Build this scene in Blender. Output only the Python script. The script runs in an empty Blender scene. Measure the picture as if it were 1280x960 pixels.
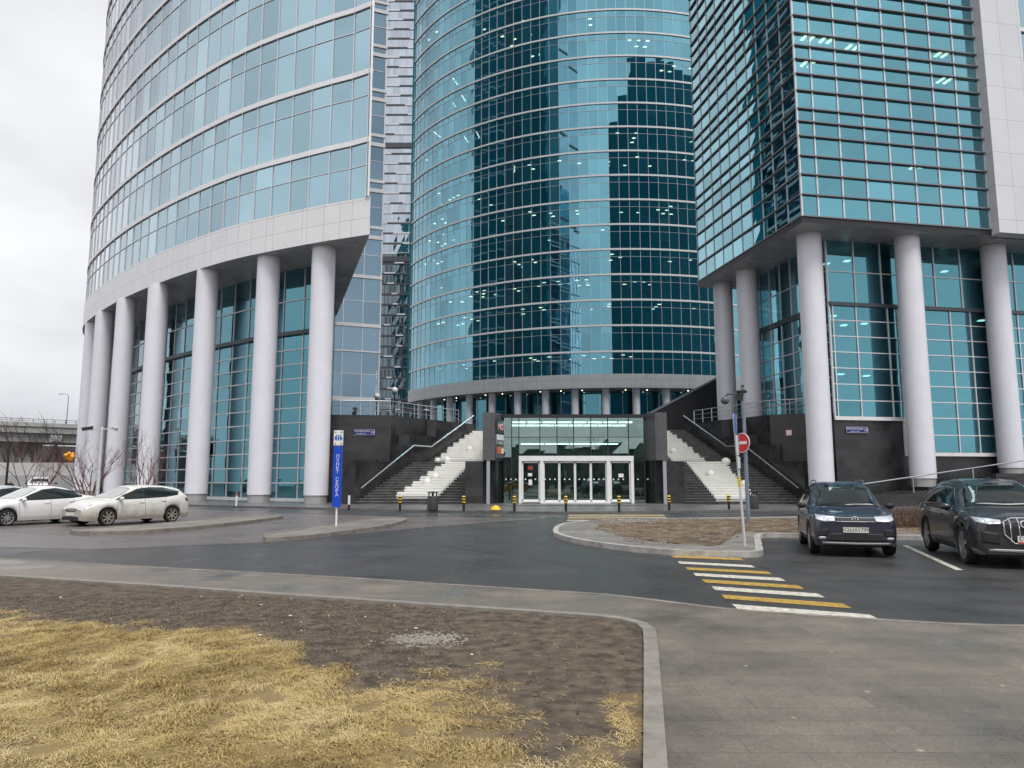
import bpy, bmesh, math, random
import numpy as np
from mathutils import Vector, Matrix, noise
from mathutils.bvhtree import BVHTree
from mathutils.geometry import tessellate_polygon
R = math.radians
random.seed(7)
rng = np.random.default_rng(7)
sc = bpy.context.scene
COL = sc.collection

# ------------------------------------------------------------------ camera, sky, sun, exposure
cd = bpy.data.cameras.new('camera'); cam = bpy.data.objects.new('camera', cd); COL.objects.link(cam)
cd.sensor_width = 36; cd.lens = 36 * 925 / 1280; cd.clip_end = 3000; cd.clip_start = 0.05
PITCH = math.atan(120 / 925)
cam.location = (0, 0, 1.7); cam.rotation_euler = (R(90) + PITCH, 0, 0)
sc.camera = cam
SUN_EL, SUN_AZ = R(62), R(155)
w = bpy.data.worlds.new('World'); sc.world = w; w.use_nodes = True
nt = w.node_tree; nt.nodes.clear()
def N(t, k, **kw):
    n = t.nodes.new(k)
    for a, b in kw.items(): setattr(n, a, b)
    return n
sky = N(nt, 'ShaderNodeTexSky', sky_type='NISHITA'); sky.sun_disc = False
sky.sun_elevation = SUN_EL; sky.sun_rotation = SUN_AZ; sky.air_density = 1.0; sky.dust_density = 4.0; sky.altitude = 0
hs = N(nt, 'ShaderNodeHueSaturation'); hs.inputs['Saturation'].default_value = 0.10
tc = N(nt, 'ShaderNodeTexCoord'); mp = N(nt, 'ShaderNodeMapping'); mp.inputs['Scale'].default_value = (.8, .8, 1.9)
nz = N(nt, 'ShaderNodeTexNoise'); nz.inputs['Scale'].default_value = 2.2; nz.inputs['Detail'].default_value = 5
cr = N(nt, 'ShaderNodeValToRGB')
cr.color_ramp.elements[0].position = .3; cr.color_ramp.elements[0].color = (.60, .60, .63, 1)
cr.color_ramp.elements[1].position = .72; cr.color_ramp.elements[1].color = (1.1, 1.1, 1.1, 1)
mx = N(nt, 'ShaderNodeMix', data_type='RGBA', blend_type='MULTIPLY'); mx.inputs[0].default_value = 1
# an even cloud deck: the clear-sky dome is blended with a flat overcast tone
ov = N(nt, 'ShaderNodeMix', data_type='RGBA'); ov.inputs[0].default_value = .84; ov.inputs[7].default_value = (6.3, 6.4, 6.6, 1)
bg = N(nt, 'ShaderNodeBackground'); bg.inputs[1].default_value = 0.102
wo = N(nt, 'ShaderNodeOutputWorld')
L = nt.links.new
L(tc.outputs['Generated'], mp.inputs[0]); L(mp.outputs[0], nz.inputs[0]); L(nz.outputs[0], cr.inputs[0])
L(sky.outputs[0], hs.inputs['Color']); L(hs.outputs[0], ov.inputs[6]); L(ov.outputs[2], mx.inputs[6]); L(cr.outputs[0], mx.inputs[7])
L(mx.outputs[2], bg.inputs[0]); L(bg.outputs[0], wo.inputs[0])
sl = bpy.data.lights.new('sun', 'SUN'); sl.energy = 1.5; sl.angle = R(26); sl.color = (1, .97, .93)
so = bpy.data.objects.new('sun', sl); COL.objects.link(so)
sd = Vector((math.sin(SUN_AZ) * math.cos(SUN_EL), math.cos(SUN_AZ) * math.cos(SUN_EL), math.sin(SUN_EL)))
so.rotation_euler = sd.to_track_quat('Z', 'Y').to_euler(); so.location = (0, -20, 60)
sc.view_settings.view_transform = 'Standard'; sc.view_settings.look = 'None'
sc.view_settings.exposure = 0.72; sc.view_settings.gamma = 1
cy = sc.cycles
cy.use_denoising = True; cy.max_bounces = 9; cy.transparent_max_bounces = 16; cy.glossy_bounces = 5
cy.diffuse_bounces = 3; cy.caustics_reflective = False; cy.caustics_refractive = False; cy.sample_clamp_indirect = 4

# ------------------------------------------------------------------ materials
MATS = {}
def mat(name, base, rough=.6, metal=0., var=0., vscale=2., bump=0., bscale=40., spec=.5, coat=0., var2=None, coords='Object', rvar=0.):
    if name in MATS: return MATS[name]
    m = bpy.data.materials.new(name); m.use_nodes = True; t = m.node_tree; l = t.links.new
    b = t.nodes['Principled BSDF']
    b.inputs['Base Color'].default_value = (*base, 1); b.inputs['Roughness'].default_value = rough
    b.inputs['Metallic'].default_value = metal; b.inputs['Specular IOR Level'].default_value = spec
    b.inputs['Coat Weight'].default_value = coat; b.inputs['Coat Roughness'].default_value = .05
    c = N(t, 'ShaderNodeTexCoord')
    if var > 0 or rvar > 0:
        n = N(t, 'ShaderNodeTexNoise'); n.inputs['Scale'].default_value = vscale; n.inputs['Detail'].default_value = 6; n.inputs['Roughness'].default_value = .62
        l(c.outputs[coords], n.inputs['Vector'])
    if var > 0:
        q = N(t, 'ShaderNodeValToRGB'); q.color_ramp.elements[0].position = .32; q.color_ramp.elements[1].position = .68
        hi = var2 or tuple(min(1, x * (1 + var)) for x in base); lo = tuple(x * (1 - var) for x in base)
        q.color_ramp.elements[0].color = (*lo, 1); q.color_ramp.elements[1].color = (*hi, 1)
        l(n.outputs[0], q.inputs[0]); l(q.outputs[0], b.inputs['Base Color'])
    if rvar > 0:
        mr = N(t, 'ShaderNodeMapRange'); mr.inputs[1].default_value = .3; mr.inputs[2].default_value = .7
        mr.inputs[3].default_value = max(.05, rough - rvar); mr.inputs[4].default_value = min(1, rough + rvar)
        l(n.outputs[0], mr.inputs[0]); l(mr.outputs[0], b.inputs['Roughness'])
    if bump > 0:
        n2 = N(t, 'ShaderNodeTexNoise'); n2.inputs['Scale'].default_value = bscale; n2.inputs['Detail'].default_value = 4
        l(c.outputs[coords], n2.inputs['Vector'])
        bu = N(t, 'ShaderNodeBump'); bu.inputs['Strength'].default_value = bump; bu.inputs['Distance'].default_value = .02
        l(n2.outputs[0], bu.inputs['Height']); l(bu.outputs[0], b.inputs['Normal'])
    MATS[name] = m; return m
def tiles(name, base, bw, bh, mortar=.006, mcol=None, rough=.35, var=.25, off=.5, rvar=.15, spec=.5, bump=.3, stain=0., patch=.5):
    m = bpy.data.materials.new(name); m.use_nodes = True; t = m.node_tree; l = t.links.new
    b = t.nodes['Principled BSDF']; b.inputs['Specular IOR Level'].default_value = spec
    uv = N(t, 'ShaderNodeUVMap'); uv.uv_map = 'UVMap'
    br = N(t, 'ShaderNodeTexBrick'); br.offset = off; br.inputs['Scale'].default_value = 1
    br.inputs['Brick Width'].default_value = bw; br.inputs['Row Height'].default_value = bh
    br.inputs['Mortar Size'].default_value = mortar; br.inputs['Mortar Smooth'].default_value = .1; br.inputs['Bias'].default_value = 0
    br.inputs['Color1'].default_value = (*[x * (1 - var) for x in base], 1); br.inputs['Color2'].default_value = (*[x * (1 + var) for x in base], 1)
    br.inputs['Mortar'].default_value = (*(mcol or [x * .35 for x in base]), 1)
    l(uv.outputs[0], br.inputs['Vector'])
    n = N(t, 'ShaderNodeTexNoise'); n.inputs['Scale'].default_value = patch; n.inputs['Detail'].default_value = 8; n.inputs['Roughness'].default_value = .65
    c = N(t, 'ShaderNodeTexCoord'); l(c.outputs['Object'], n.inputs['Vector'])
    q = N(t, 'ShaderNodeValToRGB'); q.color_ramp.elements[0].position = .3; q.color_ramp.elements[1].position = .7
    q.color_ramp.elements[0].color = (1 - stain, 1 - stain, 1 - stain, 1); q.color_ramp.elements[1].color = (1 + stain * .4,) * 3 + (1,)
    l(n.outputs[0], q.inputs[0])
    n3 = N(t, 'ShaderNodeTexNoise'); n3.inputs['Scale'].default_value = 42; n3.inputs['Detail'].default_value = 5; n3.inputs['Roughness'].default_value = .7
    l(c.outputs['Object'], n3.inputs['Vector'])
    q3 = N(t, 'ShaderNodeMapRange'); q3.inputs[1].default_value = .3; q3.inputs[2].default_value = .7; q3.inputs[3].default_value = .70; q3.inputs[4].default_value = 1.28
    l(n3.outputs[0], q3.inputs[0])
    mu = N(t, 'ShaderNodeMix', data_type='RGBA', blend_type='MULTIPLY'); mu.inputs[0].default_value = 1
    l(br.outputs[0], mu.inputs[6]); l(q.outputs[0], mu.inputs[7])
    mu2 = N(t, 'ShaderNodeMix', data_type='RGBA', blend_type='MULTIPLY'); mu2.inputs[0].default_value = 1
    l(mu.outputs[2], mu2.inputs[6]); l(q3.outputs[0], mu2.inputs[7]); l(mu2.outputs[2], b.inputs['Base Color'])
    mr = N(t, 'ShaderNodeMapRange'); mr.inputs[1].default_value = .35; mr.inputs[2].default_value = .65
    mr.inputs[3].default_value = max(.04, rough - rvar); mr.inputs[4].default_value = rough + rvar
    l(n.outputs[0], mr.inputs[0]); l(mr.outputs[0], b.inputs['Roughness'])
    iv = N(t, 'ShaderNodeMath', operation='SUBTRACT'); iv.inputs[0].default_value = 1; l(br.outputs[1], iv.inputs[1])
    ad = N(t, 'ShaderNodeMath', operation='MULTIPLY_ADD'); ad.inputs[1].default_value = .25; l(n3.outputs[0], ad.inputs[0]); l(iv.outputs[0], ad.inputs[2])
    bu = N(t, 'ShaderNodeBump'); bu.inputs['Strength'].default_value = bump; bu.inputs['Distance'].default_value = .004
    l(ad.outputs[0], bu.inputs['Height']); l(bu.outputs[0], b.inputs['Normal'])
    MATS[name] = m; return m
def glass(name, refl, trans, base=.45, var=.12):
    """coated facade glass: tinted mirror coat over tinted see-through glass; more mirror at a glance"""
    m = bpy.data.materials.new(name); m.use_nodes = True; t = m.node_tree; l = t.links.new; t.nodes.clear()
    out = N(t, 'ShaderNodeOutputMaterial'); mi = N(t, 'ShaderNodeMixShader'); tr = N(t, 'ShaderNodeBsdfTransparent'); gl = N(t, 'ShaderNodeBsdfAnisotropic')
    gl.inputs['Roughness'].default_value = 0.0
    fr = N(t, 'ShaderNodeFresnel'); fr.inputs[0].default_value = 1.5
    at = N(t, 'ShaderNodeAttribute'); at.attribute_name = 'rnd'
    f = N(t, 'ShaderNodeMapRange'); f.inputs[3].default_value = base - .04; f.inputs[4].default_value = 1.0; l(fr.outputs[0], f.inputs[0])
    cm = N(t, 'ShaderNodeMix', data_type='RGBA'); cm.inputs[6].default_value = (*refl, 1); cm.inputs[7].default_value = (.95, .97, 1, 1)
    fk = N(t, 'ShaderNodeMath', operation='MULTIPLY'); fk.inputs[1].default_value = 2.6; fk.use_clamp = True; l(fr.outputs[0], fk.inputs[0]); l(fk.outputs[0], cm.inputs[0])
    vr = N(t, 'ShaderNodeMapRange'); vr.inputs[3].default_value = 1 - var; vr.inputs[4].default_value = 1 + var; l(at.outputs['Fac'], vr.inputs[0])
    mu = N(t, 'ShaderNodeMix', data_type='RGBA', blend_type='MULTIPLY'); mu.inputs[0].default_value = 1
    l(cm.outputs[2], mu.inputs[6]); l(vr.outputs[0], mu.inputs[7])
    l(mu.outputs[2], gl.inputs['Color']); tr.inputs[0].default_value = (*trans, 1)
    l(f.outputs[0], mi.inputs[0]); l(tr.outputs[0], mi.inputs[1]); l(gl.outputs[0], mi.inputs[2]); l(mi.outputs[0], out.inputs[0])
    MATS[name] = m; return m
def emit(name, col, s):
    m = bpy.data.materials.new(name); m.use_nodes = True; b = m.node_tree.nodes['Principled BSDF']
    b.inputs['Base Color'].default_value = (.8, .8, .8, 1); b.inputs['Emission Color'].default_value = (*col, 1); b.inputs['Emission Strength'].default_value = s
    try: m.cycles.emission_sampling = 'NONE'
    except Exception: pass
    MATS[name] = m; return m

G_TOWER = glass('tower glass', (.47, .74, .84), (.22, .46, .52), .74, .16)
G_CENTRE = glass('centre tower glass', (.24, .72, .90), (.36, .70, .76), .52)
G_TEAL = glass('teal tower glass', (.20, .67, .80), (.24, .52, .56), .64, .16)
G_LOBBY = glass('lobby glass', (.18, .67, .82), (.16, .44, .50), .40)
G_ENTRY = glass('entrance glass', (.70, .95, .88), (.50, .84, .76), .30)
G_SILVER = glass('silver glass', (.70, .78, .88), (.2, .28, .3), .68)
G_DARKREFL = glass('dark reflection glass', (.55, .72, .80), (.1, .22, .26), .34)  # dark tint stands in for towers mirrored low on the distant tower
M_COL = mat('column paint', (.78, .78, .84), .38, var=.035, vscale=.9, rvar=.1)
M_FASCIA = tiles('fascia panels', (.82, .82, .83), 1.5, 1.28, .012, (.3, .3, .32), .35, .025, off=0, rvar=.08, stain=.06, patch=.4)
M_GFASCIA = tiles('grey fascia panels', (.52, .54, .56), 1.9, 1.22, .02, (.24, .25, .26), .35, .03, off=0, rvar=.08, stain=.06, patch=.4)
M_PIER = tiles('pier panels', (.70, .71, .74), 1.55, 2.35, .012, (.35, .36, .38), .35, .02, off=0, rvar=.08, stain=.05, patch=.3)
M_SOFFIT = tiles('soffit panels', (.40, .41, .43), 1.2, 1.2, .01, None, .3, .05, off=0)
M_FRAME = mat('pale aluminium', (.72, .73, .76), .38, .2)
M_BAND = mat('white floor band', (.84, .84, .86), .4, var=.04, vscale=1)
M_FIN = mat('dark bronze fin', (.22, .23, .245), .35, .5)
M_DARK = mat('dark steel', (.03, .032, .035), .45, .3)
M_BEAM = mat('grey transom', (.085, .10, .11), .4, .3)
M_SLAB = mat('slab', (.42, .43, .43), .8)
M_CORE = mat('inner wall', (.15, .27, .31), .7, var=.5, vscale=.35)
M_GRAN = tiles('dark granite', (.038, .039, .041), 1.2, .62, .006, (.012, .012, .012), .30, .28, off=.5, rvar=.16, stain=.35, patch=.5)
M_GRAN2 = tiles('step granite', (.075, .074, .072), 2.4, 4.0, .006, (.015, .015, .015), .40, .3, off=.37, rvar=.22, stain=.6, patch=1.1)
M_GRANP = tiles('grey granite', (.095, .095, .10), 1.36, .72, .008, (.03, .03, .03), .42, .08, off=0, rvar=.1, stain=.15)
M_WHITE = mat('white paint', (.80, .80, .80), .4, var=.06, vscale=2)
M_WSTEP = mat('white laminate', (.78, .78, .74), .45, var=.07, vscale=1.5)
M_STEEL = mat('brushed steel', (.60, .61, .63), .28, .85)
M_BLACK = mat('black paint', (.012, .012, .013), .4)
M_YEL = mat('yellow paint', (.75, .50, .03), .5, var=.15, vscale=8)
M_RED = mat('red paint', (.62, .02, .025), .35)
M_BLUE = mat('blue paint', (.008, .065, .52), .35, var=.06, vscale=3)
M_SIGNB = mat('navy enamel', (.018, .022, .20), .3)
M_GALV = mat('grey pole paint', (.20, .24, .30), .45, .2, var=.15, vscale=5)
M_WPOLE = mat('weathered white pole', (.55, .56, .58), .5, var=.15, vscale=6)
M_CONC = mat('concrete', (.40, .39, .375), .85, var=.22, vscale=.25, bump=.2, bscale=8)
M_CONCD = mat('stained concrete', (.30, .275, .26), .9, var=.3, vscale=.2)
M_BARK = mat('bark', (.085, .062, .055), .9, var=.3, vscale=9)
M_BARKR = mat('reddish bark', (.15, .065, .055), .85, var=.3, vscale=9)
M_LAMP = emit('ceiling lamp', (1, .72, .48), 3.4)
M_LAMPW = emit('cool ceiling lamp', (1, .86, .74), 2.2)
M_LAMPE = emit('lobby strip lamp', (.92, 1, .96), 2.6)

# ------------------------------------------------------------------ mesh helper
WORLD = set()
class MB:
    def __init__(s): s.v = []; s.f = []; s.m = []; s.r = []
    def add(s, vs, fs, mi=0, rnd=0.):
        o = len(s.v); s.v.extend(tuple(p) for p in vs)
        for f in fs: s.f.append(tuple(o + i for i in f)); s.m.append(mi); s.r.append(rnd)
    def box(s, c, d, rz=0., mi=0):
        x, y, z = (q / 2 for q in d); ca, sa = math.cos(rz), math.sin(rz); vs = []
        for dz in (-z, z):
            for dx, dy in ((-x, -y), (x, -y), (x, y), (-x, y)): vs.append((c[0] + dx * ca - dy * sa, c[1] + dx * sa + dy * ca, c[2] + dz))
        s.add(vs, [(3, 2, 1, 0), (4, 5, 6, 7), (0, 1, 5, 4), (1, 2, 6, 5), (2, 3, 7, 6), (3, 0, 4, 7)], mi); return s
    def bar(s, a, b, wd, ht, mi=0, up=(0, 0, 1)):
        a, b = Vector(a), Vector(b); d = (b - a).normalized(); u = Vector(up)
        if abs(d.dot(u)) > .95: u = Vector((0, 1, 0))
        sd_ = d.cross(u).normalized(); u = sd_.cross(d).normalized(); vs = []
        for p in (a, b):
            for i, j in ((-1, -1), (1, -1), (1, 1), (-1, 1)): vs.append(p + sd_ * (i * wd / 2) + u * (j * ht / 2))
        s.add(vs, [(3, 2, 1, 0), (4, 5, 6, 7), (0, 1, 5, 4), (1, 2, 6, 5), (2, 3, 7, 6), (3, 0, 4, 7)], mi); return s
    def prism(s, poly, z0, z1, mi=0, mside=None):
        n = len(poly); ar = sum(poly[i][0] * poly[(i + 1) % n][1] - poly[(i + 1) % n][0] * poly[i][1] for i in range(n))
        if ar < 0: poly = poly[::-1]
        f0 = (lambda p: z0(p)) if callable(z0) else (lambda p: z0); f1 = (lambda p: z1(p)) if callable(z1) else (lambda p: z1)
        tri = tessellate_polygon([[Vector((p[0], p[1], 0)) for p in poly]])
        top = [(p[0], p[1], f1(p)) for p in poly]; bot = [(p[0], p[1], f0(p)) for p in poly]
        tt = []
        for t in tri:
            a, b, c = (Vector(top[i]).to_2d() for i in t)
            tt.append(t if (b - a).cross(c - a) > 0 else t[::-1])
        s.add(top, tt, mi); s.add(bot, [t[::-1] for t in tt], mi)
        s.add(bot + top, [(i, (i + 1) % n, n + (i + 1) % n, n + i) for i in range(n)], mi if mside is None else mside); return s
    def sheet(s, poly, z, mi=0):
        tri = tessellate_polygon([[Vector((p[0], p[1], 0)) for p in poly]]); tt = []
        for t in tri:
            a, b, c = (Vector(poly[i][:2]) for i in t); tt.append(t if (b - a).cross(c - a) > 0 else t[::-1])
        s.add([(p[0], p[1], z) for p in poly], tt, mi); return s
    def tube(s, pts, r, n=8, mi=0, cap=True):
        pts = [Vector(p) for p in pts]; rs = r if isinstance(r, (list, tuple)) else [r] * len(pts); rings = []; u = None
        for i, p in enumerate(pts):
            d = (pts[min(i + 1, len(pts) - 1)] - pts[max(i - 1, 0)])
            d = d.normalized() if d.length > 1e-9 else Vector((0, 0, 1))
            if u is None: u = d.orthogonal().normalized()
            u = (u - d * u.dot(d)); u = u.normalized() if u.length > 1e-6 else d.orthogonal().normalized()
            v = d.cross(u); rings.append([p + (u * math.cos(2 * math.pi * k / n) + v * math.sin(2 * math.pi * k / n)) * rs[i] for k in range(n)])
        vs = [p for q in rings for p in q]; fs = []
        for i in range(len(pts) - 1):
            for k in range(n): fs.append((i * n + k, i * n + (k + 1) % n, (i + 1) * n + (k + 1) % n, (i + 1) * n + k))
        if cap: fs.append(tuple(range(n))[::-1]); fs.append(tuple((len(pts) - 1) * n + k for k in range(n)))
        s.add(vs, fs, mi); return s
    def lathe(s, prof, c=(0, 0, 0), n=24, mi=0, axis='z', a0=0, a1=2 * math.pi):
        full = abs(a1 - a0 - 2 * math.pi) < 1e-6; m = n if full else n + 1; vs = []
        for r_, h in prof:
            for k in range(m):
                a = a0 + (a1 - a0) * k / n; x, y = r_ * math.cos(a), r_ * math.sin(a)
                q = (x, y, h) if axis == 'z' else ((x, h, y) if axis == 'y' else (h, x, y))
                vs.append((c[0] + q[0], c[1] + q[1], c[2] + q[2]))
        fs = []
        for i in range(len(prof) - 1):
            for k in range(n):
                k2 = (k + 1) % m if full else k + 1
                q = (i * m + k, i * m + k2, (i + 1) * m + k2, (i + 1) * m + k); fs.append(q if axis != 'y' else q[::-1])
        s.add(vs, fs, mi); return s
    def sphere(s, c, r, n=16, mi=0, sc_=(1, 1, 1), half=False):
        k = n // 2; pr = []
        for i in range(k + 1):
            a = math.pi * i / k - math.pi / 2
            if half and a < 0: continue
            pr.append((max(1e-4, r * math.cos(a)), r * math.sin(a)))
        o = len(s.v); s.lathe(pr, (0, 0, 0), n, mi)
        for i in range(o, len(s.v)): p = s.v[i]; s.v[i] = (c[0] + p[0] * sc_[0], c[1] + p[1] * sc_[1], c[2] + p[2] * sc_[2])
        return s
    def build(s, name, mats, parent=None, smooth=False, bevel=0., kind=None, label=None, uv=True):
        me = bpy.data.meshes.new(name); me.from_pydata(s.v, [], s.f); o = bpy.data.objects.new(name, me); COL.objects.link(o)
        ms = mats if isinstance(mats, (list, tuple)) else [mats]
        for m in ms: me.materials.append(m)
        if len(ms) > 1: me.polygons.foreach_set('material_index', s.m)
        at = me.attributes.new('rnd', 'FLOAT', 'FACE'); at.data.foreach_set('value', s.r)
        if uv and len(s.f) < 40000: box_uv(me)
        if smooth:
            me.polygons.foreach_set('use_smooth', [True] * len(s.f))
            if smooth != 'all':
                bm = bmesh.new(); bm.from_mesh(me)
                for e in bm.edges:
                    if len(e.link_faces) == 2 and e.calc_face_angle(0) > R(35): e.smooth = False
                bm.to_mesh(me); bm.free()
        if bevel:
            md = o.modifiers.new('b', 'BEVEL'); md.width = bevel; md.segments = 2; md.limit_method = 'ANGLE'; md.angle_limit = R(40)
        if parent:
            o.parent = parent
            if parent.name in WORLD: o.location = -parent.location
        if kind: o['kind'] = kind
        if label: o['label'] = label
        return o
def box_uv(me):
    uvl = me.uv_layers.new(name='UVMap'); n = len(me.loops)
    vs = np.empty(len(me.vertices) * 3); me.vertices.foreach_get('co', vs); vs = vs.reshape(-1, 3)
    li = np.empty(n, int); me.loops.foreach_get('vertex_index', li)
    nf = len(me.polygons); lt = np.empty(nf, int); me.polygons.foreach_get('loop_total', lt)
    nr = np.empty(nf * 3); me.polygons.foreach_get('normal', nr); nr = nr.reshape(-1, 3)
    nl = np.repeat(nr, lt, axis=0); p = vs[li]; flat = np.abs(nl[:, 2]) > .7
    t = np.stack([-nl[:, 1], nl[:, 0]], 1); t /= np.maximum(np.linalg.norm(t, axis=1, keepdims=True), 1e-6)
    u = np.where(flat, p[:, 0], (p[:, :2] * t).sum(1)); v = np.where(flat, p[:, 1], p[:, 2])
    uvl.data.foreach_set('uv', np.stack([u, v], 1).ravel())
def tag(o, label=None, cat=None, group=None, kind=None):
    if label: o['label'] = label
    if cat: o['category'] = cat
    if group: o['group'] = group
    if kind: o['kind'] = kind
    return o
def thing(name, label, cat, loc=(0, 0, 0), group=None, world=False, rz=0.):
    o = bpy.data.objects.new(name, None); COL.objects.link(o); o.location = loc; o.empty_display_size = .3; o.rotation_euler = (0, 0, rz)
    if world: WORLD.add(o.name)
    return tag(o, label, cat, group)
def dup(root, loc, rz=None, label=None, group=None):
    r = root.copy(); COL.objects.link(r); r.location = loc
    if rz is not None: r.rotation_euler = (0, 0, rz)
    if label: r['label'] = label
    if group: r['group'] = group
    for ch in list(root.children):
        c = ch.copy(); COL.objects.link(c); c.parent = r
        for g in list(ch.children):
            d = g.copy(); COL.objects.link(d); d.parent = c
    return r
def spline(pts, step):
    """even points along a Catmull-Rom curve through pts"""
    P = [Vector((p[0], p[1])) for p in pts]; P = [P[0] * 2 - P[1]] + P + [P[-1] * 2 - P[-2]]; o = []
    for i in range(1, len(P) - 2):
        a, b, c, d = P[i - 1:i + 3]
        for k in range(24):
            t = k / 24; o.append(.5 * ((2 * b) + (c - a) * t + (2 * a - 5 * b + 4 * c - d) * t * t + (3 * b - a - 3 * c + d) * t ** 3))
    o.append(P[-2]); cum = [0]
    for i in range(1, len(o)): cum.append(cum[-1] + (o[i] - o[i - 1]).length)
    n = max(1, round(cum[-1] / step)); res = []; j = 0
    for k in range(n + 1):
        s_ = cum[-1] * k / n
        while j < len(cum) - 2 and cum[j + 1] < s_: j += 1
        f = (s_ - cum[j]) / max(1e-9, cum[j + 1] - cum[j]); q = o[j].lerp(o[j + 1], min(1, f)); res.append((q.x, q.y))
    return res
def offset(P, d):
    """shift an open polyline sideways by d (positive = to its left)"""
    o = []
    for i, p in enumerate(P):
        a = Vector(P[max(0, i - 1)]); b = Vector(P[min(len(P) - 1, i + 1)]); t = (b - a).normalized(); o.append((p[0] - t.y * d, p[1] + t.x * d))
    return o
def text(s_, size, align='CENTER'):
    cu = bpy.data.curves.new('t', 'FONT'); cu.body = s_; cu.size = size; cu.align_x = align; cu.align_y = 'CENTER'
    o = bpy.data.objects.new('t', cu); COL.objects.link(o); dg = bpy.context.evaluated_depsgraph_get(); me = bpy.data.meshes.new_from_object(o.evaluated_get(dg))
    vs = [tuple(v.co) for v in me.vertices]; fs = [tuple(p.vertices) for p in me.polygons]
    bpy.data.objects.remove(o); bpy.data.meshes.remove(me); return vs, fs
def put_text(mb, s_, size, org, ux, uy, mi=0, sx=1., align='CENTER'):
    vs, fs = text(s_, size, align); o, a, b = Vector(org), Vector(ux), Vector(uy)
    mb.add([o + a * (v[0] * sx) + b * v[1] for v in vs], fs, mi); return mb
CP, SP = math.cos(PITCH), math.sin(PITCH)
def seen(p):
    """is a point inside the photograph's view, and how far away"""
    z = p[2] - 1.7; d = p[1] * CP + z * SP
    if d < 1: return False, 1e9
    x = 925 * p[0] / d; y = -925 * (-p[1] * SP + z * CP) / d
    return abs(x) < 650 and abs(y) < 490, (p[0] ** 2 + p[1] ** 2 + z * z) ** .5

# ------------------------------------------------------------------ curtain walls
def facade(root, P, out, floors, gm, fm, mull=(.07, .14), tmull=(.06, .12), nwin=100, tilt=.004, detail=True, fins=None, jitter=True, blinds=0.):
    """P open polyline; out=+1 if the outside lies left of the direction of travel; floors = list of lists of z breaks.
    A window is one bay of one floor; the largest in view are parts, the others one part."""
    wins = []; fr = MB(); fn = MB(); bl_ = MB()
    nrm = []
    for i in range(len(P) - 1):
        t = (Vector(P[i + 1]) - Vector(P[i])).normalized(); nrm.append(Vector((-t.y, t.x)) * out)
    for i in range(len(P) - 1):
        a, b, n = P[i], P[i + 1], nrm[i]
        for zs in floors:
            q = []
            for k in range(len(zs) - 1):
                js = [random.gauss(0, tilt) if jitter else 0 for _ in range(4)]
                vs = [(a[0] + n.x * js[0], a[1] + n.y * js[0], zs[k]), (b[0] + n.x * js[1], b[1] + n.y * js[1], zs[k]),
                      (b[0] + n.x * js[2], b[1] + n.y * js[2], zs[k + 1]), (a[0] + n.x * js[3], a[1] + n.y * js[3], zs[k + 1])]
                q.append((vs if out < 0 else vs[::-1], random.random()))
            if random.random() < blinds:
                o = n * -.22; zt_ = zs[-1] - .03; zb_ = zt_ - (zs[-1] - zs[0]) * random.choice((.3, .45, .65, .97)); e_ = .04
                A_ = (a[0] + o.x, a[1] + o.y); B_ = (b[0] + o.x, b[1] + o.y); bl_.add([(*A_, zb_), (*B_, zb_), (*B_, zt_), (*A_, zt_)], [(0, 1, 2, 3)], 0, random.random())
            c = ((a[0] + b[0]) / 2, (a[1] + b[1]) / 2, (zs[0] + zs[-1]) / 2); ok, d = seen(c)
            facing = n.x * c[0] + n.y * c[1] < 0
            wins.append((d if ok and facing else 1e6 + d, q))
    if bl_.v: bl_.build('roller_blind', mat('roller_blind cloth', (.72, .72, .68), .8), root, kind='stuff', uv=False)
    wins.sort(key=lambda x: x[0]); rest = MB()
    for k, (d, q) in enumerate(wins):
        if k < nwin and d < 1e6:
            m = MB()
            for vs, r_ in q: m.add(vs, [(0, 1, 2, 3)], 0, r_)
            m.build('window', gm, root, uv=False)
        else:
            for vs, r_ in q: rest.add(vs, [(0, 1, 2, 3)], 0, r_)
    if rest.v: rest.build('window', gm, root, kind='stuff', uv=False)
    if detail:
        z0, z1 = floors[0][0], floors[-1][-1]
        for i, p in enumerate(P):
            n = nrm[min(i, len(nrm) - 1)]; c = Vector(p)
            fr.bar((c.x, c.y, z0), (c.x, c.y, z1), mull[0], mull[1], up=(n.x, n.y, 0))
        for zs in floors:
            for k, z in enumerate(zs[:-1]):
                for i in range(len(P) - 1):
                    n = nrm[i]
                    if fins:
                        o = n * (fins[1] / 2 - .02)
                        fn.bar((P[i][0] + o.x, P[i][1] + o.y, z), (P[i + 1][0] + o.x, P[i + 1][1] + o.y, z), fins[1], fins[0])
                    elif k > 0 or tmull[1] > .2: fr.bar((*P[i], z), (*P[i + 1], z), tmull[1], tmull[0])
                if fins: fn.build('sunshade_fin', M_FIN, root); fn = MB()
        fr.build('window_frame', fm, root)
def strip(P, z0, z1, d=.12, mi=0, mb=None, dy=0.):
    """a belt of thickness d along a polyline"""
    mb = mb or MB(); A = offset(P, d / 2 + dy); B = offset(P, -d / 2 + dy); n = len(P)
    vs = [(*p, z0) for p in A] + [(*p, z1) for p in A] + [(*p, z0) for p in B] + [(*p, z1) for p in B]; fs = []
    for i in range(n - 1):
        fs += [(i, i + 1, n + i + 1, n + i), (2 * n + i + 1, 2 * n + i, 3 * n + i, 3 * n + i + 1), (n + i, n + i + 1, 3 * n + i + 1, 3 * n + i), (i + 1, i, 2 * n + i, 2 * n + i + 1)]
    fs += [(0, n, 3 * n, 2 * n), (n - 1, 3 * n - 1, 4 * n - 1, 2 * n - 1)]
    mb.add(vs, fs, mi); return mb
def slabs(root, poly, zs, th=.45):
    m = MB()
    for z in zs: m.prism(poly, z - th, z)
    m.build('floor_slab', M_SLAB, root)
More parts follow.
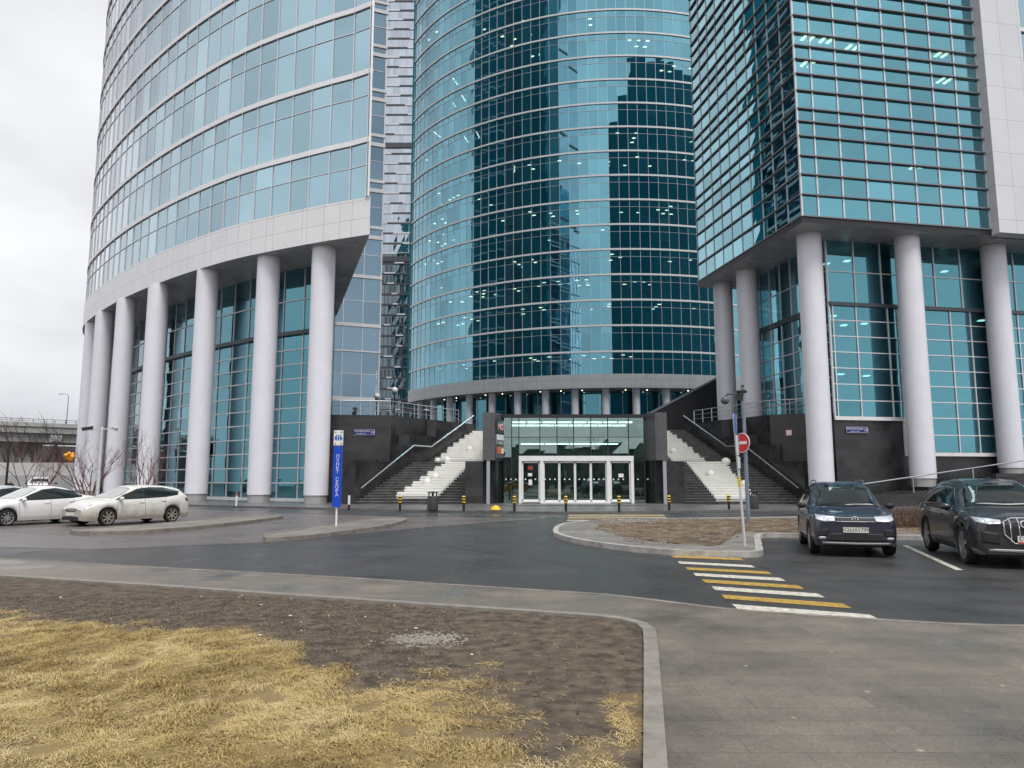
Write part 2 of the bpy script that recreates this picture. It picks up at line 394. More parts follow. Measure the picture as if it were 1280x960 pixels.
def column(root, x, y, z0, z1, r=.83, base=.55):
    c = MB().lathe([(r, z0 + base), (r, z1)], (x, y, 0), 40).build('column', M_COL, root, smooth='all')
    MB().lathe([(r * .93, z0), (r * .93, z0 + base + .02)], (x, y, 0), 32).build('column_base', mat('base steel', (.42, .42, .42), .4, .3), c, smooth='all')
    return c

# ------------------------------------------------------------------ ground, road, pavements
def setting(name, mb, m, **k): return mb.build(name, m, kind='structure', **k)
M_GROUND = mat('far ground', (.10, .095, .085), .9, var=.3, vscale=.05)
def asphalt(name, base, rough, rv, spot):
    m = mat(name, base, rough, var=.30, vscale=.55, bump=.45, bscale=110, rvar=rv, spec=.4)
    return m
M_ROAD = asphalt('dark asphalt', (.056, .052, .051), .38, .18, 1)
M_APRON = asphalt('worn asphalt', (.135, .115, .111), .36, .16, 1)
M_PAVE = tiles('pavement slabs', (.19, .163, .135), .9, .30, .004, (.125, .108, .09), .44, .075, off=.37, rvar=.22, stain=.36, patch=.7)
M_PLAZA = tiles('plaza slabs', (.15, .145, .14), .6, .6, .01, (.05, .05, .05), .38, .12, off=0, rvar=.15, stain=.25)
M_SETT = tiles('grey setts', (.085, .085, .09), .22, .12, .012, (.03, .03, .03), .36, .22, off=.5, rvar=.18, stain=.35, bump=.6)
M_KERB = mat('kerb stone', (.25, .228, .20), .65, var=.22, vscale=5, bump=.4, bscale=70)
M_KERBD = mat('weathered kerb stone', (.22, .195, .17), .7, var=.3, vscale=3, bump=.5, bscale=60)
M_KERBW = mat('whitewashed kerb', (.40, .385, .36), .65, var=.35, vscale=3, bump=.4, bscale=60)
M_SOIL = mat('bare soil', (.072, .054, .040), .95, var=.5, vscale=5.5, bump=1., bscale=24, var2=(.155, .118, .085))
M_LINE = mat('white road paint', (.56, .54, .46), .6, var=.5, vscale=11, bump=.3, bscale=90)
M_LINEY = mat('ochre road paint', (.42, .27, .055), .6, var=.40, vscale=9, bump=.3, bscale=90)
setting('ground', MB().sheet([(-1500, -400), (1500, -400), (1500, 2500), (-1500, 2500)], -.03), M_GROUND)
setting('road', MB().sheet([(-160, -3), (160, -3), (160, 46), (-160, 160)], 0), M_ROAD)
# older, paler asphalt of the parking apron lies over the lane
setting('parking_apron', MB().sheet([(-60, 33), (-22, 21.6), (-10.4, 18.6), (-6.9, 20.6), (-3.2, 27), (-.6, 31), (1.7, 33.2), (-5.1, 35.3), (-12.6, 39.4), (-18, 44), (-60, 90)], .004), M_APRON)
FAR = spline([(-60, 34.5), (-30, 23.1), (-10.54, 15.56), (-6.51, 14.01), (-2.64, 12.54), (-.99, 11.78), (.47, 11.15), (1.22, 10.82), (1.75, 10.45), (2.15, 10.08), (2.9, 9.48), (4.26, 8.88), (5.23, 8.56), (6.4, 8.5), (10, 8.45), (40, 8.4)], .35)
FAR = [(x * 1.0375, y * 1.0375) for x, y in FAR]
EDGE = spline([(-60, 31.6), (-30, 20.3), (-8.6, 12.68), (-3.38, 10.68), (-.81, 9.67), (.39, 9.22), (.98, 8.98), (1.30, 8.72), (1.42, 8.33), (1.34, 7.73), (1.17, 6.75), (.75, 4.39), (.3, 1.9), (-.6, -3)], .3)
EDGE = [(x * 1.0375, y * 1.0375) for x, y in EDGE]
setting('pavement', MB().prism(FAR + [(40, -12), (-1, -12), (-.9, -3)] + EDGE[::-1], -.02, .04), M_PAVE)
ki = strip(EDGE, -.02, .062, .14, dy=.055)
setting('kerb', ki, M_KERB)
setting('kerb', strip(FAR, -.02, .046, .12, dy=-.06), M_KERBD)
setting('plaza_paving', MB().prism([(-70, 96), (-40, 62), (-18.7, 47.4), (-11.2, 43.4), (-5.9, 40.3), (-.8, 38.4), (2.8, 37.6), (8.2, 39.0), (15.8, 41.4), (24, 43.2), (60, 47), (60, 70), (-50, 130)], -.02, .12), M_PLAZA)
setting('paving_setts', MB().sheet([(-70, 96), (-60, 75), (-18, 44.0), (-12.6, 39.2), (-5.1, 35.2), (1.7, 33.1), (7.5, 34.4), (13.7, 36.4), (30, 39), (30, 44), (15.8, 41.3), (8.2, 38.9), (2.8, 37.5), (-.8, 38.3), (-5.9, 40.2), (-11.2, 43.3), (-18.7, 47.3), (-40, 61.9)], .008), M_SETT)
def stripes(name, pts, m, z=.006):
    return setting(name, MB().sheet(pts, z), m)
cl = [((3.61, 17.14), (4.99, 16.55), .46), ((3.48, 15.9), (4.80, 15.2), .42), ((3.40, 14.85), (4.77, 14.17), .42), ((3.33, 13.95), (4.68, 13.25), .42),
      ((3.27, 13.08), (4.64, 12.33), .42), ((3.21, 12.22), (4.60, 11.46), .40), ((3.12, 11.36), (4.58, 10.55), .40), ((3.03, 10.5), (4.54, 9.7), .48)]
for k, (a, b, wd) in enumerate(cl):
    stripes('crossing_stripe', [a, b, (b[0] - .05, b[1] - wd), (a[0] - .05, a[1] - wd)], M_LINE if k % 2 else M_LINEY)
for k in range(6):
    y = 31.4 + k * 1.05
    stripes('crossing_stripe', [(2.3 + .1 * k, y), (6.6 + .18 * k, y + .2), (6.6 + .18 * k, y + .68), (2.3 + .1 * k, y + .48)], M_LINEY if k % 2 else M_LINE, .012)
stripes('bay_line', [(10.20, 19.72), (10.34, 19.72), (8.56, 14.37), (8.42, 14.37)], M_LINE)
# kerbed islands
def island(name, outline, kerb_w, top_m, km, h=.12, soil=None):
    P = spline(outline + [outline[0]], .4)[:-1]; n = len(P)
    ar = sum(P[i][0] * P[(i + 1) % n][1] - P[(i + 1) % n][0] * P[i][1] for i in range(n)); Q = P if ar > 0 else P[::-1]
    inn = []
    for i in range(n):
        t = (Vector(Q[(i + 1) % n]) - Vector(Q[i - 1])).normalized(); inn.append((Q[i][0] - t.y * kerb_w, Q[i][1] + t.x * kerb_w))
    m = MB(); vs = [(*p, 0) for p in Q] + [(*p, h) for p in Q] + [(*p, h) for p in inn] + [(*p, h - .03) for p in inn]; fs = []
    for i in range(n):
        j = (i + 1) % n; fs += [(i, j, n + j, n + i), (n + i, n + j, 2 * n + j, 2 * n + i), (2 * n + i, 2 * n + j, 3 * n + j, 3 * n + i)]
    m.add(vs, fs); setting('kerb', m, km); setting(name, MB().sheet(inn, h - .015), top_m); return inn
M_ISL = tiles('island pavers', (.26, .24, .215), .3, .2, .008, (.1, .09, .08), .6, .15, off=.5, rvar=.1, stain=.4)
island('traffic_island', [(-7.35, 22.4), (-6.95, 21.1), (-6.5, 20.95), (-5.7, 22.3), (-4.5, 26.6), (-4.3, 30.6), (-4.75, 32.2), (-5.5, 32.0), (-6.6, 27.8)], .16, M_ISL, M_KERBD)
island('traffic_island', [(-14.2, 24.2), (-13.6, 23.5), (-12.6, 23.4), (-11.7, 23.9), (-10.7, 26.9), (-10.2, 31.2), (-10.3, 33.8), (-11.2, 34.4), (-12.2, 33.2), (-13.2, 27.5)], .16, M_ISL, M_KERBD)
bed = [(1.35, 24.6), (1.28, 22.6), (1.7, 20.4), (2.4, 18.8), (3.2, 17.6), (4.0, 16.95), (4.9, 16.72), (5.55, 16.85), (6.1, 18.4), (7.0, 21.2), (7.6, 22.4), (9, 22.1), (11.5, 21.4), (16, 20.0), (24, 18.2), (27, 22), (24, 33), (18, 33.2), (12.1, 32.6), (8.8, 31.9), (6, 31.2), (3.5, 30), (2.1, 28.2), (1.55, 26.2)]
bi = island('planting_island', bed, .17, M_ISL, M_KERBW, .13)
def blob(poly, z0, amp, cell, m, name, sc2=1.3, kind='structure', edge=None):
    """a lumpy sheet of earth inside a polygon"""
    P = [Vector(p) for p in poly]; xs = [p.x for p in P]; ys = [p.y for p in P]; n = len(P)
    def inside(x, y):
        c = False
        for i in range(n):
            a, b = P[i], P[i - 1]
            if (a.y > y) != (b.y > y) and x < (b.x - a.x) * (y - a.y) / (b.y - a.y) + a.x: c = not c
        return c
    nx = int((max(xs) - min(xs)) / cell) + 1; ny = int((max(ys) - min(ys)) / cell) + 1; vs = []; fs = []
    for j in range(ny + 1):
        for i in range(nx + 1):
            x = min(xs) + i * cell; y = min(ys) + j * cell
            h = noise.fractal(Vector((x * sc2, y * sc2, 3)), .8, 2.1, 5); vs.append((x, y, z0 + amp * h))
    for j in range(ny):
        for i in range(nx):
            if inside(min(xs) + (i + .5) * cell, min(ys) + (j + .5) * cell):
                a = j * (nx + 1) + i; fs.append((a, a + 1, a + nx + 2, a + nx + 1))
    mb = MB(); mb.v = vs; mb.f = fs; mb.m = [0] * len(fs); mb.r = [0.] * len(fs)
    return mb.build(name, m, kind=kind, smooth='all', uv=False)
M_BED = mat('leaf-strewn soil', (.085, .055, .036), .95, var=.5, vscale=1.1, bump=.9, bscale=30, var2=(.24, .185, .12))
soil_bed = spline([(2.75, 25.0), (2.95, 22.4), (3.4, 20.6), (4.1, 19.0), (4.9, 18.3), (5.35, 19.2), (6.3, 21.6), (7.2, 23.1), (9, 22.9), (12, 22.1), (16, 20.8), (23, 19.3), (25.5, 22.3), (23, 31.8), (18, 32.2), (12.2, 31.4), (8.6, 30.4), (6, 29.3), (4.2, 27.8), (3.2, 26.6), (2.75, 25.0)], .3)
blob(soil_bed, .122, .028, .12, M_BED, 'planting_bed', 2.4)
GB = [(x_ * 1.0375, y_ * 1.0375) for x_, y_ in [(-30, 16.5), (-10, 10.3), (-6.07, 9.06), (-3.88, 8.43), (-2.89, 8.13), (-2.1, 7.7), (-1.65, 6.75), (-1.15, 6.3), (-.54, 6.55), (0, 6.25), (.35, 5.7), (.9, 5.8), (1.6, 6)]]
def thatch(x, y):
    """how thickly matted dry grass covers the soil here, 0 to 1"""
    n1 = noise.noise(Vector((x * .9, y * .9, 1.3))) * .45 + noise.noise(Vector((x * 2.9, y * 2.9, 5.))) * .32 + noise.noise(Vector((x * 9, y * 9, 2.))) * .14
    d = (lerp_pts(GB, x) - y) * .9 + n1 * 1.1
    k = max(0., min(1., (d + .10) / .45))
    wq = max(0., min(1., (x + 1.5 + n1 * .9) / 1.5)); k *= 1 - wq * (1 - max(0., min(1., .5 + n1 * 2.4 - (x + .6) * .22 + (5.5 - y) * .12)))
    return k
def lerp_pts(pts, x):
    for i in range(len(pts) - 1):
        if x <= pts[i + 1][0] or i == len(pts) - 2:
            a, b = pts[i], pts[i + 1]; t = max(0, min(1, (x - a[0]) / (b[0] - a[0]))); return a[1] + (b[1] - a[1]) * t
soil_poly = [p for p in EDGE if p[0] > -22 and p[1] > -2] + [(-.6, -2), (-22, -2)]
so_ = blob(soil_poly, .028, .014, .06, M_SOIL, 'bare_soil', 3.4)
co = np.empty(len(so_.data.vertices) * 3); so_.data.vertices.foreach_get('co', co); co = co.reshape(-1, 3)
th_ = so_.data.attributes.new('thatch', 'FLOAT', 'POINT'); th_.data.foreach_set('value', [thatch(p[0], p[1]) if p[1] < 11 else 0. for p in co])
_t = M_SOIL.node_tree; _b = _t.nodes['Principled BSDF']; _s = _b.inputs['Base Color'].links[0].from_socket
_a = N(_t, 'ShaderNodeAttribute'); _a.attribute_name = 'thatch'; _m = N(_t, 'ShaderNodeMix', data_type='RGBA'); _m.inputs[7].default_value = (.235, .17, .072, 1)
_t.links.new(_a.outputs['Fac'], _m.inputs[0]); _t.links.new(_s, _m.inputs[6]); _t.links.new(_m.outputs[2], _b.inputs['Base Color'])

# ------------------------------------------------------------------ left tower
LT = thing('curved_tower', 'curved tower with white fascia on thick pale columns, left beside the parked white cars', 'tower', (-30, 70, 0), world=True)
LC = spline([(-9.53, 47.82), (-12.33, 48.99), (-14.54, 50.03), (-20.1, 53.03), (-25.19, 56.63), (-30.44, 60.98), (-35.8, 66.02), (-41.29, 71.95), (-45.89, 77.74), (-49.2, 84), (-51, 91), (-51, 98), (-48.5, 103)], 1.78)
LR = spline([(-17.76, 73), (-13.6, 60.4), (-9.53, 47.82)], 1.5)
lpoly = LC + [(-40, 104), (-18, 96), (-17.76, 73.2)]
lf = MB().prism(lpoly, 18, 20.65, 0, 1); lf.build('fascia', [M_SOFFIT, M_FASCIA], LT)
g = offset(LC, -.15); g[0] = (LC[0][0] - .30, LC[0][1] + .1)
fl = [[20.65, 22.95, 24.55]] + [[24.9 + 4.98 * k, 28.0 + 4.98 * k, 29.53 + 4.98 * k] for k in range(9)]
facade(LT, g, 1, fl, G_TOWER, M_FRAME, (.06, .14), (.05, .10), blinds=.24)
gr = offset(LR, -.15)
G_SHADE = glass('shaded prow glass', (.22, .58, .72), (.22, .50, .58), .34)  # darker copy of the tower glass, to keep the prow's mirror image dark
facade(LT, gr, -1, [[z[0], z[-1]] for z in fl], G_SHADE, M_FRAME, nwin=0, tilt=.003)
for k in range(10):
    z = 24.55 + 4.98 * k; strip(g, z - .01, z + .36, .16, dy=.04).build('floor_band', M_BAND, LT)
    strip(gr, z, z + .35, .2).build('floor_band', M_BAND, LT)
up = g[::3] + [g[-1]]
facade(LT, up, 1, [[69.7 + 5 * k, 74.7 + 5 * k] for k in range(16)], G_TOWER, M_FRAME, nwin=0, detail=False)
facade(LT, [gr[0], gr[-1]], -1, [[69.7 + 5 * k, 74.7 + 5 * k] for k in range(16)], G_SHADE, M_FRAME, nwin=0, detail=False)
core = offset(g, -6.5); strip(core[7:], .3, 150, .3).build('inner_wall', M_CORE, LT)
sp = offset(g, -.25)[1:]; sq = offset(g, -6.3)[7:]
slabs(LT, sp + sq[::-1], [24.85 + 4.98 * k for k in range(10)])
slabs(LT, lpoly, [74.7, 100, 125, 150], .6)
rear = MB(); rp = [LC[-1], (-40, 104), (-18, 96), (-17.76, 73.2)]
strip(rp, 20.65, 150, .4, mb=rear); rear.build('rear_wall', mat('dark glass cladding', (.02, .24, .31), .3, spec=.3), LT)
for x, y in [(-13.35, 50.9), (-18.0, 53.2), (-23.95, 56.7), (-29.75, 60.8), (-35.1, 65.9), (-39.9, 71.1), (-43.9, 76.3), (-46.9, 82.3), (-48.6, 89)]: column(LT, x, y, .12, 18, .82)
lo = [p for p in offset(LC, -4.3) if p[0] < -13.2]
lo = spline(lo, 2.2)
rows = [.35 + 1.127 * k for k in range(12)]
facade(LT, lo, 1, [rows, [13.05, 15.5, 18]], G_LOBBY, M_FRAME, (.09, .14), (.09, .14), nwin=70, tilt=.004)
strip(lo, 12.75, 13.05, .4, dy=.1).build('transom_beam', M_BEAM, LT)
strip(lo, .1, .35, .3, dy=.05).build('sill', M_WHITE, LT)
ret = MB(); strip([lo[0], (-17.9, 73)], .1, 18, .3, mb=ret); ret.build('return_wall', M_GRAN, LT)
lsl = offset(lo, -.3)[2:] + offset(lo, -5)[3:][::-1]
slabs(LT, lsl, [5.0, 9.2, 13.0], .4)
# the lower wing behind the prow
WY = 73.2; wp = [(-18.4, WY - 1.86), (-16.75, WY - 1.26), (-14.95, WY - .6), (-13.3, WY), (-13.75, WY + 1.6), (-15.5, WY + 10), (-17.5, WY + 20)]
wf = [[5.9, 7.2, 9.45], [9.8, 12.1, 14.3], [14.45, 16.85], [17.2, 19.5, 21.85], [22.2, 24.3, 26.0], [26.4, 27.1]]
for k in range(8): wf += [[27.4 + 4.97 * k, 29.4 + 4.97 * k, 31.0 + 4.97 * k], [31.4 + 4.97 * k, 32.05 + 4.97 * k]]
G_WING = glass('wing glass', (.36, .58, .74), (.78, .86, .94), .42)
facade(LT, wp, -1, wf, G_WING, M_FRAME, (.09, .14), (.07, .12), nwin=40)
for a, b in zip(wf, wf[1:] + [[wf[-1][-1] + .35]]):
    strip(wp, a[-1], b[0], .3).build('floor_band', M_BAND, LT)
strip(wp, 5.3, 5.9, .3).build('sill', M_WHITE, LT)
strip(offset(wp, .5), 5.9, 67, .1).build('blind', mat('blue grey backing', (.46, .62, .74), .8, var=.12, vscale=.5), LT)  # pale blue sheet added behind the glass to brighten the shaded wing
MB().prism([(-20, WY + 4), (-16.2, WY + 4), (-18.5, WY + 18), (-20, WY + 18)], 5.3, 70).build('inner_wall', M_CORE, LT)
MB().prism([(-40, 78), (-20, 78), (-20, 95), (-40, 100)], 0, 149).build('inner_wall', M_CORE, LT)

# ------------------------------------------------------------------ middle tower
CT = thing('curved_tower', 'curved teal glass tower with grey fascia standing behind the glazed entrance pavilion', 'tower', (21.5, 150, 5.8), world=True)
CX, CYY, CR = 21.5, 180., 49.5
def arc(r_, a0, a1, step):
    n = max(1, round(R(a1 - a0) * r_ / step)); return [(CX + r_ * math.sin(R(a0 + (a1 - a0) * k / n)), CYY - r_ * math.cos(R(a0 + (a1 - a0) * k / n))) for k in range(n + 1)]
A0, A1 = -62, 62
fc = arc(CR, A0, A1, 1.9)
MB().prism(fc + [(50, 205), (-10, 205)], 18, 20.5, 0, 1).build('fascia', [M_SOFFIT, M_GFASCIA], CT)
cg = arc(CR - .25, A0 + .2, A1, 1.85)
cf = [[20.5, 23.2, 24.4]]; z = 24.75
while z < 112: cf.append([z, z + 3.2, z + 4.4]); z += 4.72
facade(CT, cg, -1, cf, G_CENTRE, M_FRAME, (.06, .16), (.05, .12), tilt=.0045, blinds=.13)
for f in cf: strip(cg, f[-1], f[-1] + .34, .26, dy=-.06).build('floor_band', M_BAND, CT)
facade(CT, arc(CR - .25, A0, A1, 5.5), -1, [[z + 5 * k, z + 5 + 5 * k] for k in range(8)], G_CENTRE, M_FRAME, nwin=0, detail=False)
ci = arc(CR - 7.5, A0 + 3, A1, 3.7)
strip(ci, 5.8, 134, .3).build('inner_wall', M_CORE, CT)
slabs(CT, arc(CR - .5, A0 + .3, A1, 3.7) + ci[::-1], [f[-1] + .3 for f in cf], .42)
rw = MB(); strip([fc[0], (-14, 190), (-10, 205), (50, 205), fc[-1]], 20.5, 134, .4, mb=rw); rw.build('rear_wall', MATS['dark glass cladding'], CT)
lg = arc(CR - 5.0, A0 + 2, A1 - 2, 2.3)
facade(CT, lg, -1, [[5.9, 9.4, 13.6, 17.9]], G_LOBBY, M_FRAME, (.09, .16), (.08, .14), nwin=20)
for k in range(19):
    a = -58 + 6.55 * k; p = arc(CR - 1.6, a, a + 1, 1)[0]; column(CT, p[0], p[1], 5.8, 18, .68, .3)
# ceiling lamps inside, in runs as on a partly lit office floor
lm = MB(); lw = MB()
for f in cf:
    zc = f[-1] - .16
    a = A0 + 4
    while a < 40:
        run = random.uniform(3, 13)
        if random.random() < (.62 if f[0] < 60 else .30):
            lin = random.random() < (.10 if f[0] < 50 else .35); t = a; dens = random.uniform(.35, .9)
            while t < a + run:
                for rr in ((2.2, 4.2, 6.0) if not lin else (2.8,)):
                    if random.random() < dens * .45:
                        p = arc(CR - rr, t, t + 1, 1)[0]
                        (lw if lin or random.random() < .3 else lm).box((p[0], p[1], zc), (.62, .34, .05) if not lin else (.16, 3.0, .05), R(t) + (0.5 if lin else 0))
                t += 2.15 if not lin else 4
        a += run + random.uniform(1, 8)
lm.build('ceiling_lamp', M_LAMP, CT, kind='stuff'); lw.build('ceiling_lamp', M_LAMPW, CT, kind='stuff')
dl = MB()
for k in range(22):
    p = arc(CR - 3.4, -50 + 4.9 * k, 60, 100)[0]; dl.box((p[0], p[1], 17.97), (.22, .22, .05))
dl.build('downlight', M_LAMP, CT, kind='stuff')

# ------------------------------------------------------------------ right tower
RT = thing('square_tower', 'square-cornered glass tower with dark fins and white pier behind the dark cars', 'tower', (28, 52, 0), world=True)
C0 = Vector((18.42, 45.2)); U = Vector((13.6, 2.62)).normalized(); V = Vector((-2.66, 15.78)).normalized()
def rp_(a, b): q = C0 + U * a + V * b; return (q.x, q.y)
FD = 15.9
bays = [0, 1.15] + [1.15 + 1.815 * k for k in range(1, 8)]
rz = [18.3, 19.75, 21.1, 22.35, 23.68, 24.68, 25.55, 26.8, 27.95, 28.97, 29.92, 30.8, 32.04, 33.24]
while rz[-1] < 50: rz += [float(rz[-1] + d) for d in np.cumsum([1.0, .95, 1.25, 1.2])]
fr_ = [rp_(a, 0) for a in bays]; fl_ = [rp_(0, FD * k / 10) for k in range(11)]
rfl = [[rz[k], rz[k + 1]] for k in range(len(rz) - 1)]
facade(RT, fr_, -1, rfl, G_TEAL, M_FRAME, (.10, .13), fins=(.085, .20), nwin=62, blinds=.10)
facade(RT, fl_[::-1], -1, rfl, G_TEAL, M_FRAME, (.05, .10), fins=(.075, .17), nwin=38)
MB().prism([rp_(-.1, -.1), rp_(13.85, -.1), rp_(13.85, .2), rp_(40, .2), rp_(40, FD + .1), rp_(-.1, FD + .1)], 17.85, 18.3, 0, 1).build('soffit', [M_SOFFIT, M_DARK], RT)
MB().prism([rp_(13.85, -.75), rp_(17.0, -.75), rp_(17.0, 2), rp_(13.85, 2)], 17.9, 99).build('pier', M_PIER, RT)
far_ = [rp_(17 + 1.9 * k, 0) for k in range(9)]
facade(RT, far_, -1, [[18.3 + 5 * k, 21 + 5 * k, 23 + 5 * k] for k in range(8)], G_TOWER, M_FRAME, nwin=0)
for k in range(8): strip(far_, 23 + 5 * k, 23.3 + 5 * k, .3).build('floor_band', M_BAND, RT)
zt = rz[-1]
facade(RT, [fl_[-1], fl_[0], fr_[-1]], -1, [[zt + 4 * k, zt + 4 * k + 4] for k in range(int((97 - zt) / 4) + 1)], G_TEAL, M_FRAME, nwin=0, detail=False)
MB().prism([rp_(.8, 6.2), rp_(33, 6.2), rp_(33, FD - .5), rp_(.8, FD - .5)], 18.4, 97).build('inner_wall', M_CORE, RT)
MB().prism([rp_(4, 1), rp_(94, 1), rp_(94, FD - .5), rp_(4, FD - .5)], 97, 103).build('roof_storey', MATS['dark glass cladding'], RT)
MB().prism([rp_(9, 1), rp_(93, 1), rp_(93, FD - .5), rp_(9, FD - .5)], 103, 110).build('roof_storey', MATS['dark glass cladding'], RT)
MB().prism([rp_(20, 1), rp_(92, 1), rp_(92, FD - .5), rp_(20, FD - .5)], 110, 122).build('roof_storey', MATS['dark glass cladding'], RT)
m = MB(); strip([rp_(0, FD), rp_(95, FD), rp_(95, 0), rp_(40, 0)], 18.3, 97, .3, mb=m); m.build('rear_wall', MATS['dark glass cladding'], RT)
inn = [rp_(.3, .3), rp_(33, .3), rp_(33, 6.1), rp_(.7, 6.1), rp_(.7, FD - .2), rp_(.3, FD - .2)]
slabs(RT, inn, [rz[k] + .25 for k in (4, 8, 12)] + [z for z in (46, 55, 97)], .5)
lm = MB()
for zc, aa in ((rz[4] - .3, [(10.2, 2.2)]), (rz[12] - .3, [(1.9, 1.6), (3.3, 1.6), (5.6, 2.2), (12.4, 1.6)]), (rz[8] - .3, []), (rz[12] - 2.3, [(1.7, 1.5), (12.4, 1.6)])):
    for a, b in aa:
        for k in range(2):
            p = rp_(a + .55 * k, b); lm.box((p[0], p[1], zc), (.22, .8, .06), math.atan2(U.y, U.x))
lm.build('ceiling_lamp', M_LAMP, RT)
for x, y, zb in [(19.75, 47.6, .12), (26.55, 48.15, 1.25), (33.6, 50.1, 1.95), (40.6, 51.6, 2.6), (18.3, 56.2, 5.8), (17.55, 60.1, 5.8)]: column(RT, x, y, zb, 17.9, .78, .55)
I0 = Vector((21.25, 48.6))
def ip(a, b=0.): q = I0 + U * a + V * b; return (q.x, q.y)
rrows = [5.85 + 1.08 * k for k in range(7)] + [13.33]
rrow2 = [3.55 + 1.15 * k for k in range(3)]
bl = [ip(a) for a in (0, .25, 2.0, 4.4, 5.15)]; b2 = [ip(a) for a in (5.15, 7.05, 9.3, 10.9, 12.6, 14.8, 17, 19.2, 21.4, 23.6)]
facade(RT, bl, -1, [rrows], G_LOBBY, M_FRAME, (.08, .14), (.07, .12), nwin=30)
facade(RT, b2, -1, [rrow2[:2] + [5.85] + rrows[1:]], G_LOBBY, M_FRAME, (.08, .14), (.07, .12), nwin=30)
allp = [ip(a) for a in (0, 2.05, 4.1, 6.15, 8.3, 10.4, 12.6, 14.8, 17, 19.2, 21.4, 23.6)]
facade(RT, allp, -1, [[13.6, 15.7, 17.9]], G_LOBBY, M_FRAME, (.08, .14), (.07, .12), nwin=20)
strip([ip(0), ip(23.6)], 13.33, 13.58, .3).build('transom_beam', M_BEAM, RT)
side = [ip(0, 12 - 1.5 * k) for k in range(9)]
facade(RT, side, -1, [[6.1] + [7.3 + 1.18 * k for k in range(6)], [13.6, 15.7, 17.9]], G_LOBBY, M_FRAME, (.08, .14), (.07, .12), nwin=30)
strip(side, 13.2, 13.58, .3).build('transom_beam', M_BEAM, RT)
MB().prism([ip(3.5, 7), ip(23, 7), ip(23, 12), ip(3.5, 12)], .2, 17.8).build('inner_wall', M_CORE, RT)
slabs(RT, [ip(.4, .4), ip(23, .4), ip(23, 7), ip(3.4, 7), ip(3.4, 11.5), ip(.4, 11.5)], [9.4, 13.5], .4)
MB().prism([ip(-.05, .02), ip(5.1, .02), ip(5.1, .5), ip(-.05, .5)], .1, 5.62).build('base_wall', M_GRAN, RT)
MB().prism([ip(5.1, .02), ip(24, .02), ip(24, .5), ip(5.1, .5)], .1, 3.28).build('base_wall', M_GRAN, RT)
MB().prism([ip(-.05, .5), ip(.4, .5), ip(.4, 12), ip(-.05, 12)], .1, 6.1).build('base_wall', M_GRAN, RT)
tr = MB(); tr.bar((*ip(-.05, -.04), 5.74), (*ip(5.28, -.04), 5.74), .16, .24); tr.bar((*ip(5.16, -.045), 3.41), (*ip(5.16, -.045), 5.62), .16, .22, up=(U.x, U.y, 0)); tr.bar((*ip(5.05, -.04), 3.41), (*ip(23.6, -.04), 3.41), .16, .24)
tr.build('window_trim', M_WHITE, RT)
lm = MB()
for _ in range(15):
    p = ip(random.uniform(.8, 20), random.uniform(1, 5)); lm.box((p[0], p[1], random.choice((8.95, 13.05, 17.0))), (.4, .4, .05))
lm.build('ceiling_lamp', M_LAMPW, RT, kind='stuff')
# ------------------------------------------------------------------ towers farther off
DT = thing('distant_tower', 'distant tower of staggered white panels seen in the gap between both curved towers', 'tower', (-34, 272, 0), world=True)
X0, X1, DY = -50.5, -26, 270.
low = MB(); hi = MB(); wb = MB(); db = MB(); fh = 3.95
nfl = 52; nb = 17; bw = (X1 - X0) / nb
for k in range(nfl):
    z0 = 3 + fh * k
    for i in range(nb):
        xa = X0 + bw * i; vs = [(xa, DY + random.gauss(0, .01), z0 + .7), (xa + bw, DY + random.gauss(0, .01), z0 + .7), (xa + bw, DY + random.gauss(0, .012), z0 + fh), (xa, DY + random.gauss(0, .012), z0 + fh)]
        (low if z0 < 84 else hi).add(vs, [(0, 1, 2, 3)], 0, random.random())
        if z0 < 84 or random.random() < .5: (db if z0 < 84 else wb).bar((xa, DY - .05, z0 + .7), (xa, DY - .05, z0 + fh), .16 if z0 < 84 else .12, .16, up=(0, 1, 0))
        if z0 < 84:
            if random.random() < .35: db.box((xa + bw * .5, DY - .03, z0 + 2.2), (bw * .45, .08, 2.6))
    (db if z0 < 84 else wb).box(((X0 + X1) / 2, DY - .1, z0 + .35), (X1 - X0, .5, .7))
    a = X0 + random.uniform(0, 8)
    while a < X1 - 3:
        ln = random.uniform(3.5, 9)
        if z0 < 84: wb.box((min(a + ln * .25, X1 - 2), DY - .5, z0 + .5), (ln * .5, .5, .5))
        else: db.box((min(a + ln / 2, X1 - ln / 2), DY - .4, z0 + .3), (ln, .12, .42))
        a += ln + (random.uniform(5, 10) if z0 < 84 else random.uniform(6, 13))
for zz in (84, 129): db.box(((X0 + X1) / 2, DY - .42, zz), (X1 - X0, .3, 2.0))
low.build('window', G_DARKREFL, DT, kind='stuff', uv=False); hi.build('window', G_SILVER, DT, kind='stuff', uv=False)
wb.build('white_panel', mat('pale panel', (.62, .62, .68), .4), DT, kind='stuff'); db.build('dark_panel', mat('slate panel', (.06, .065, .075), .4), DT, kind='stuff')
MB().box(((X0 + X1) / 2, DY + 13, 105), (X1 - X0 - .4, 24, 210)).build('inner_wall', M_CORE, DT)
BT = thing('reflection_tower', 'added unseen dark tower behind the left curved tower, darkening the middle tower reflection', 'tower', (-61, 132, 0), world=True)  # added out of view, shaped to darken the middle tower's reflections
bp = [(-52, 128), (-38, 112), (-43, 107), (-60, 112), (-64, 128), (-52, 128)]
bb = MB(); strip(bp, 0, 150, .5, mb=bb); bb.build('wall', MATS['dark glass cladding'], BT)
MB().prism(bp[:-1], 149, 150.5).build('roof', M_CONC, BT)
bb = MB()
for k in range(36): strip(bp, 4 * k + 3, 4 * k + 3.4, .62, mb=bb)
bb.build('floor_band', M_BAND, BT, kind='stuff')

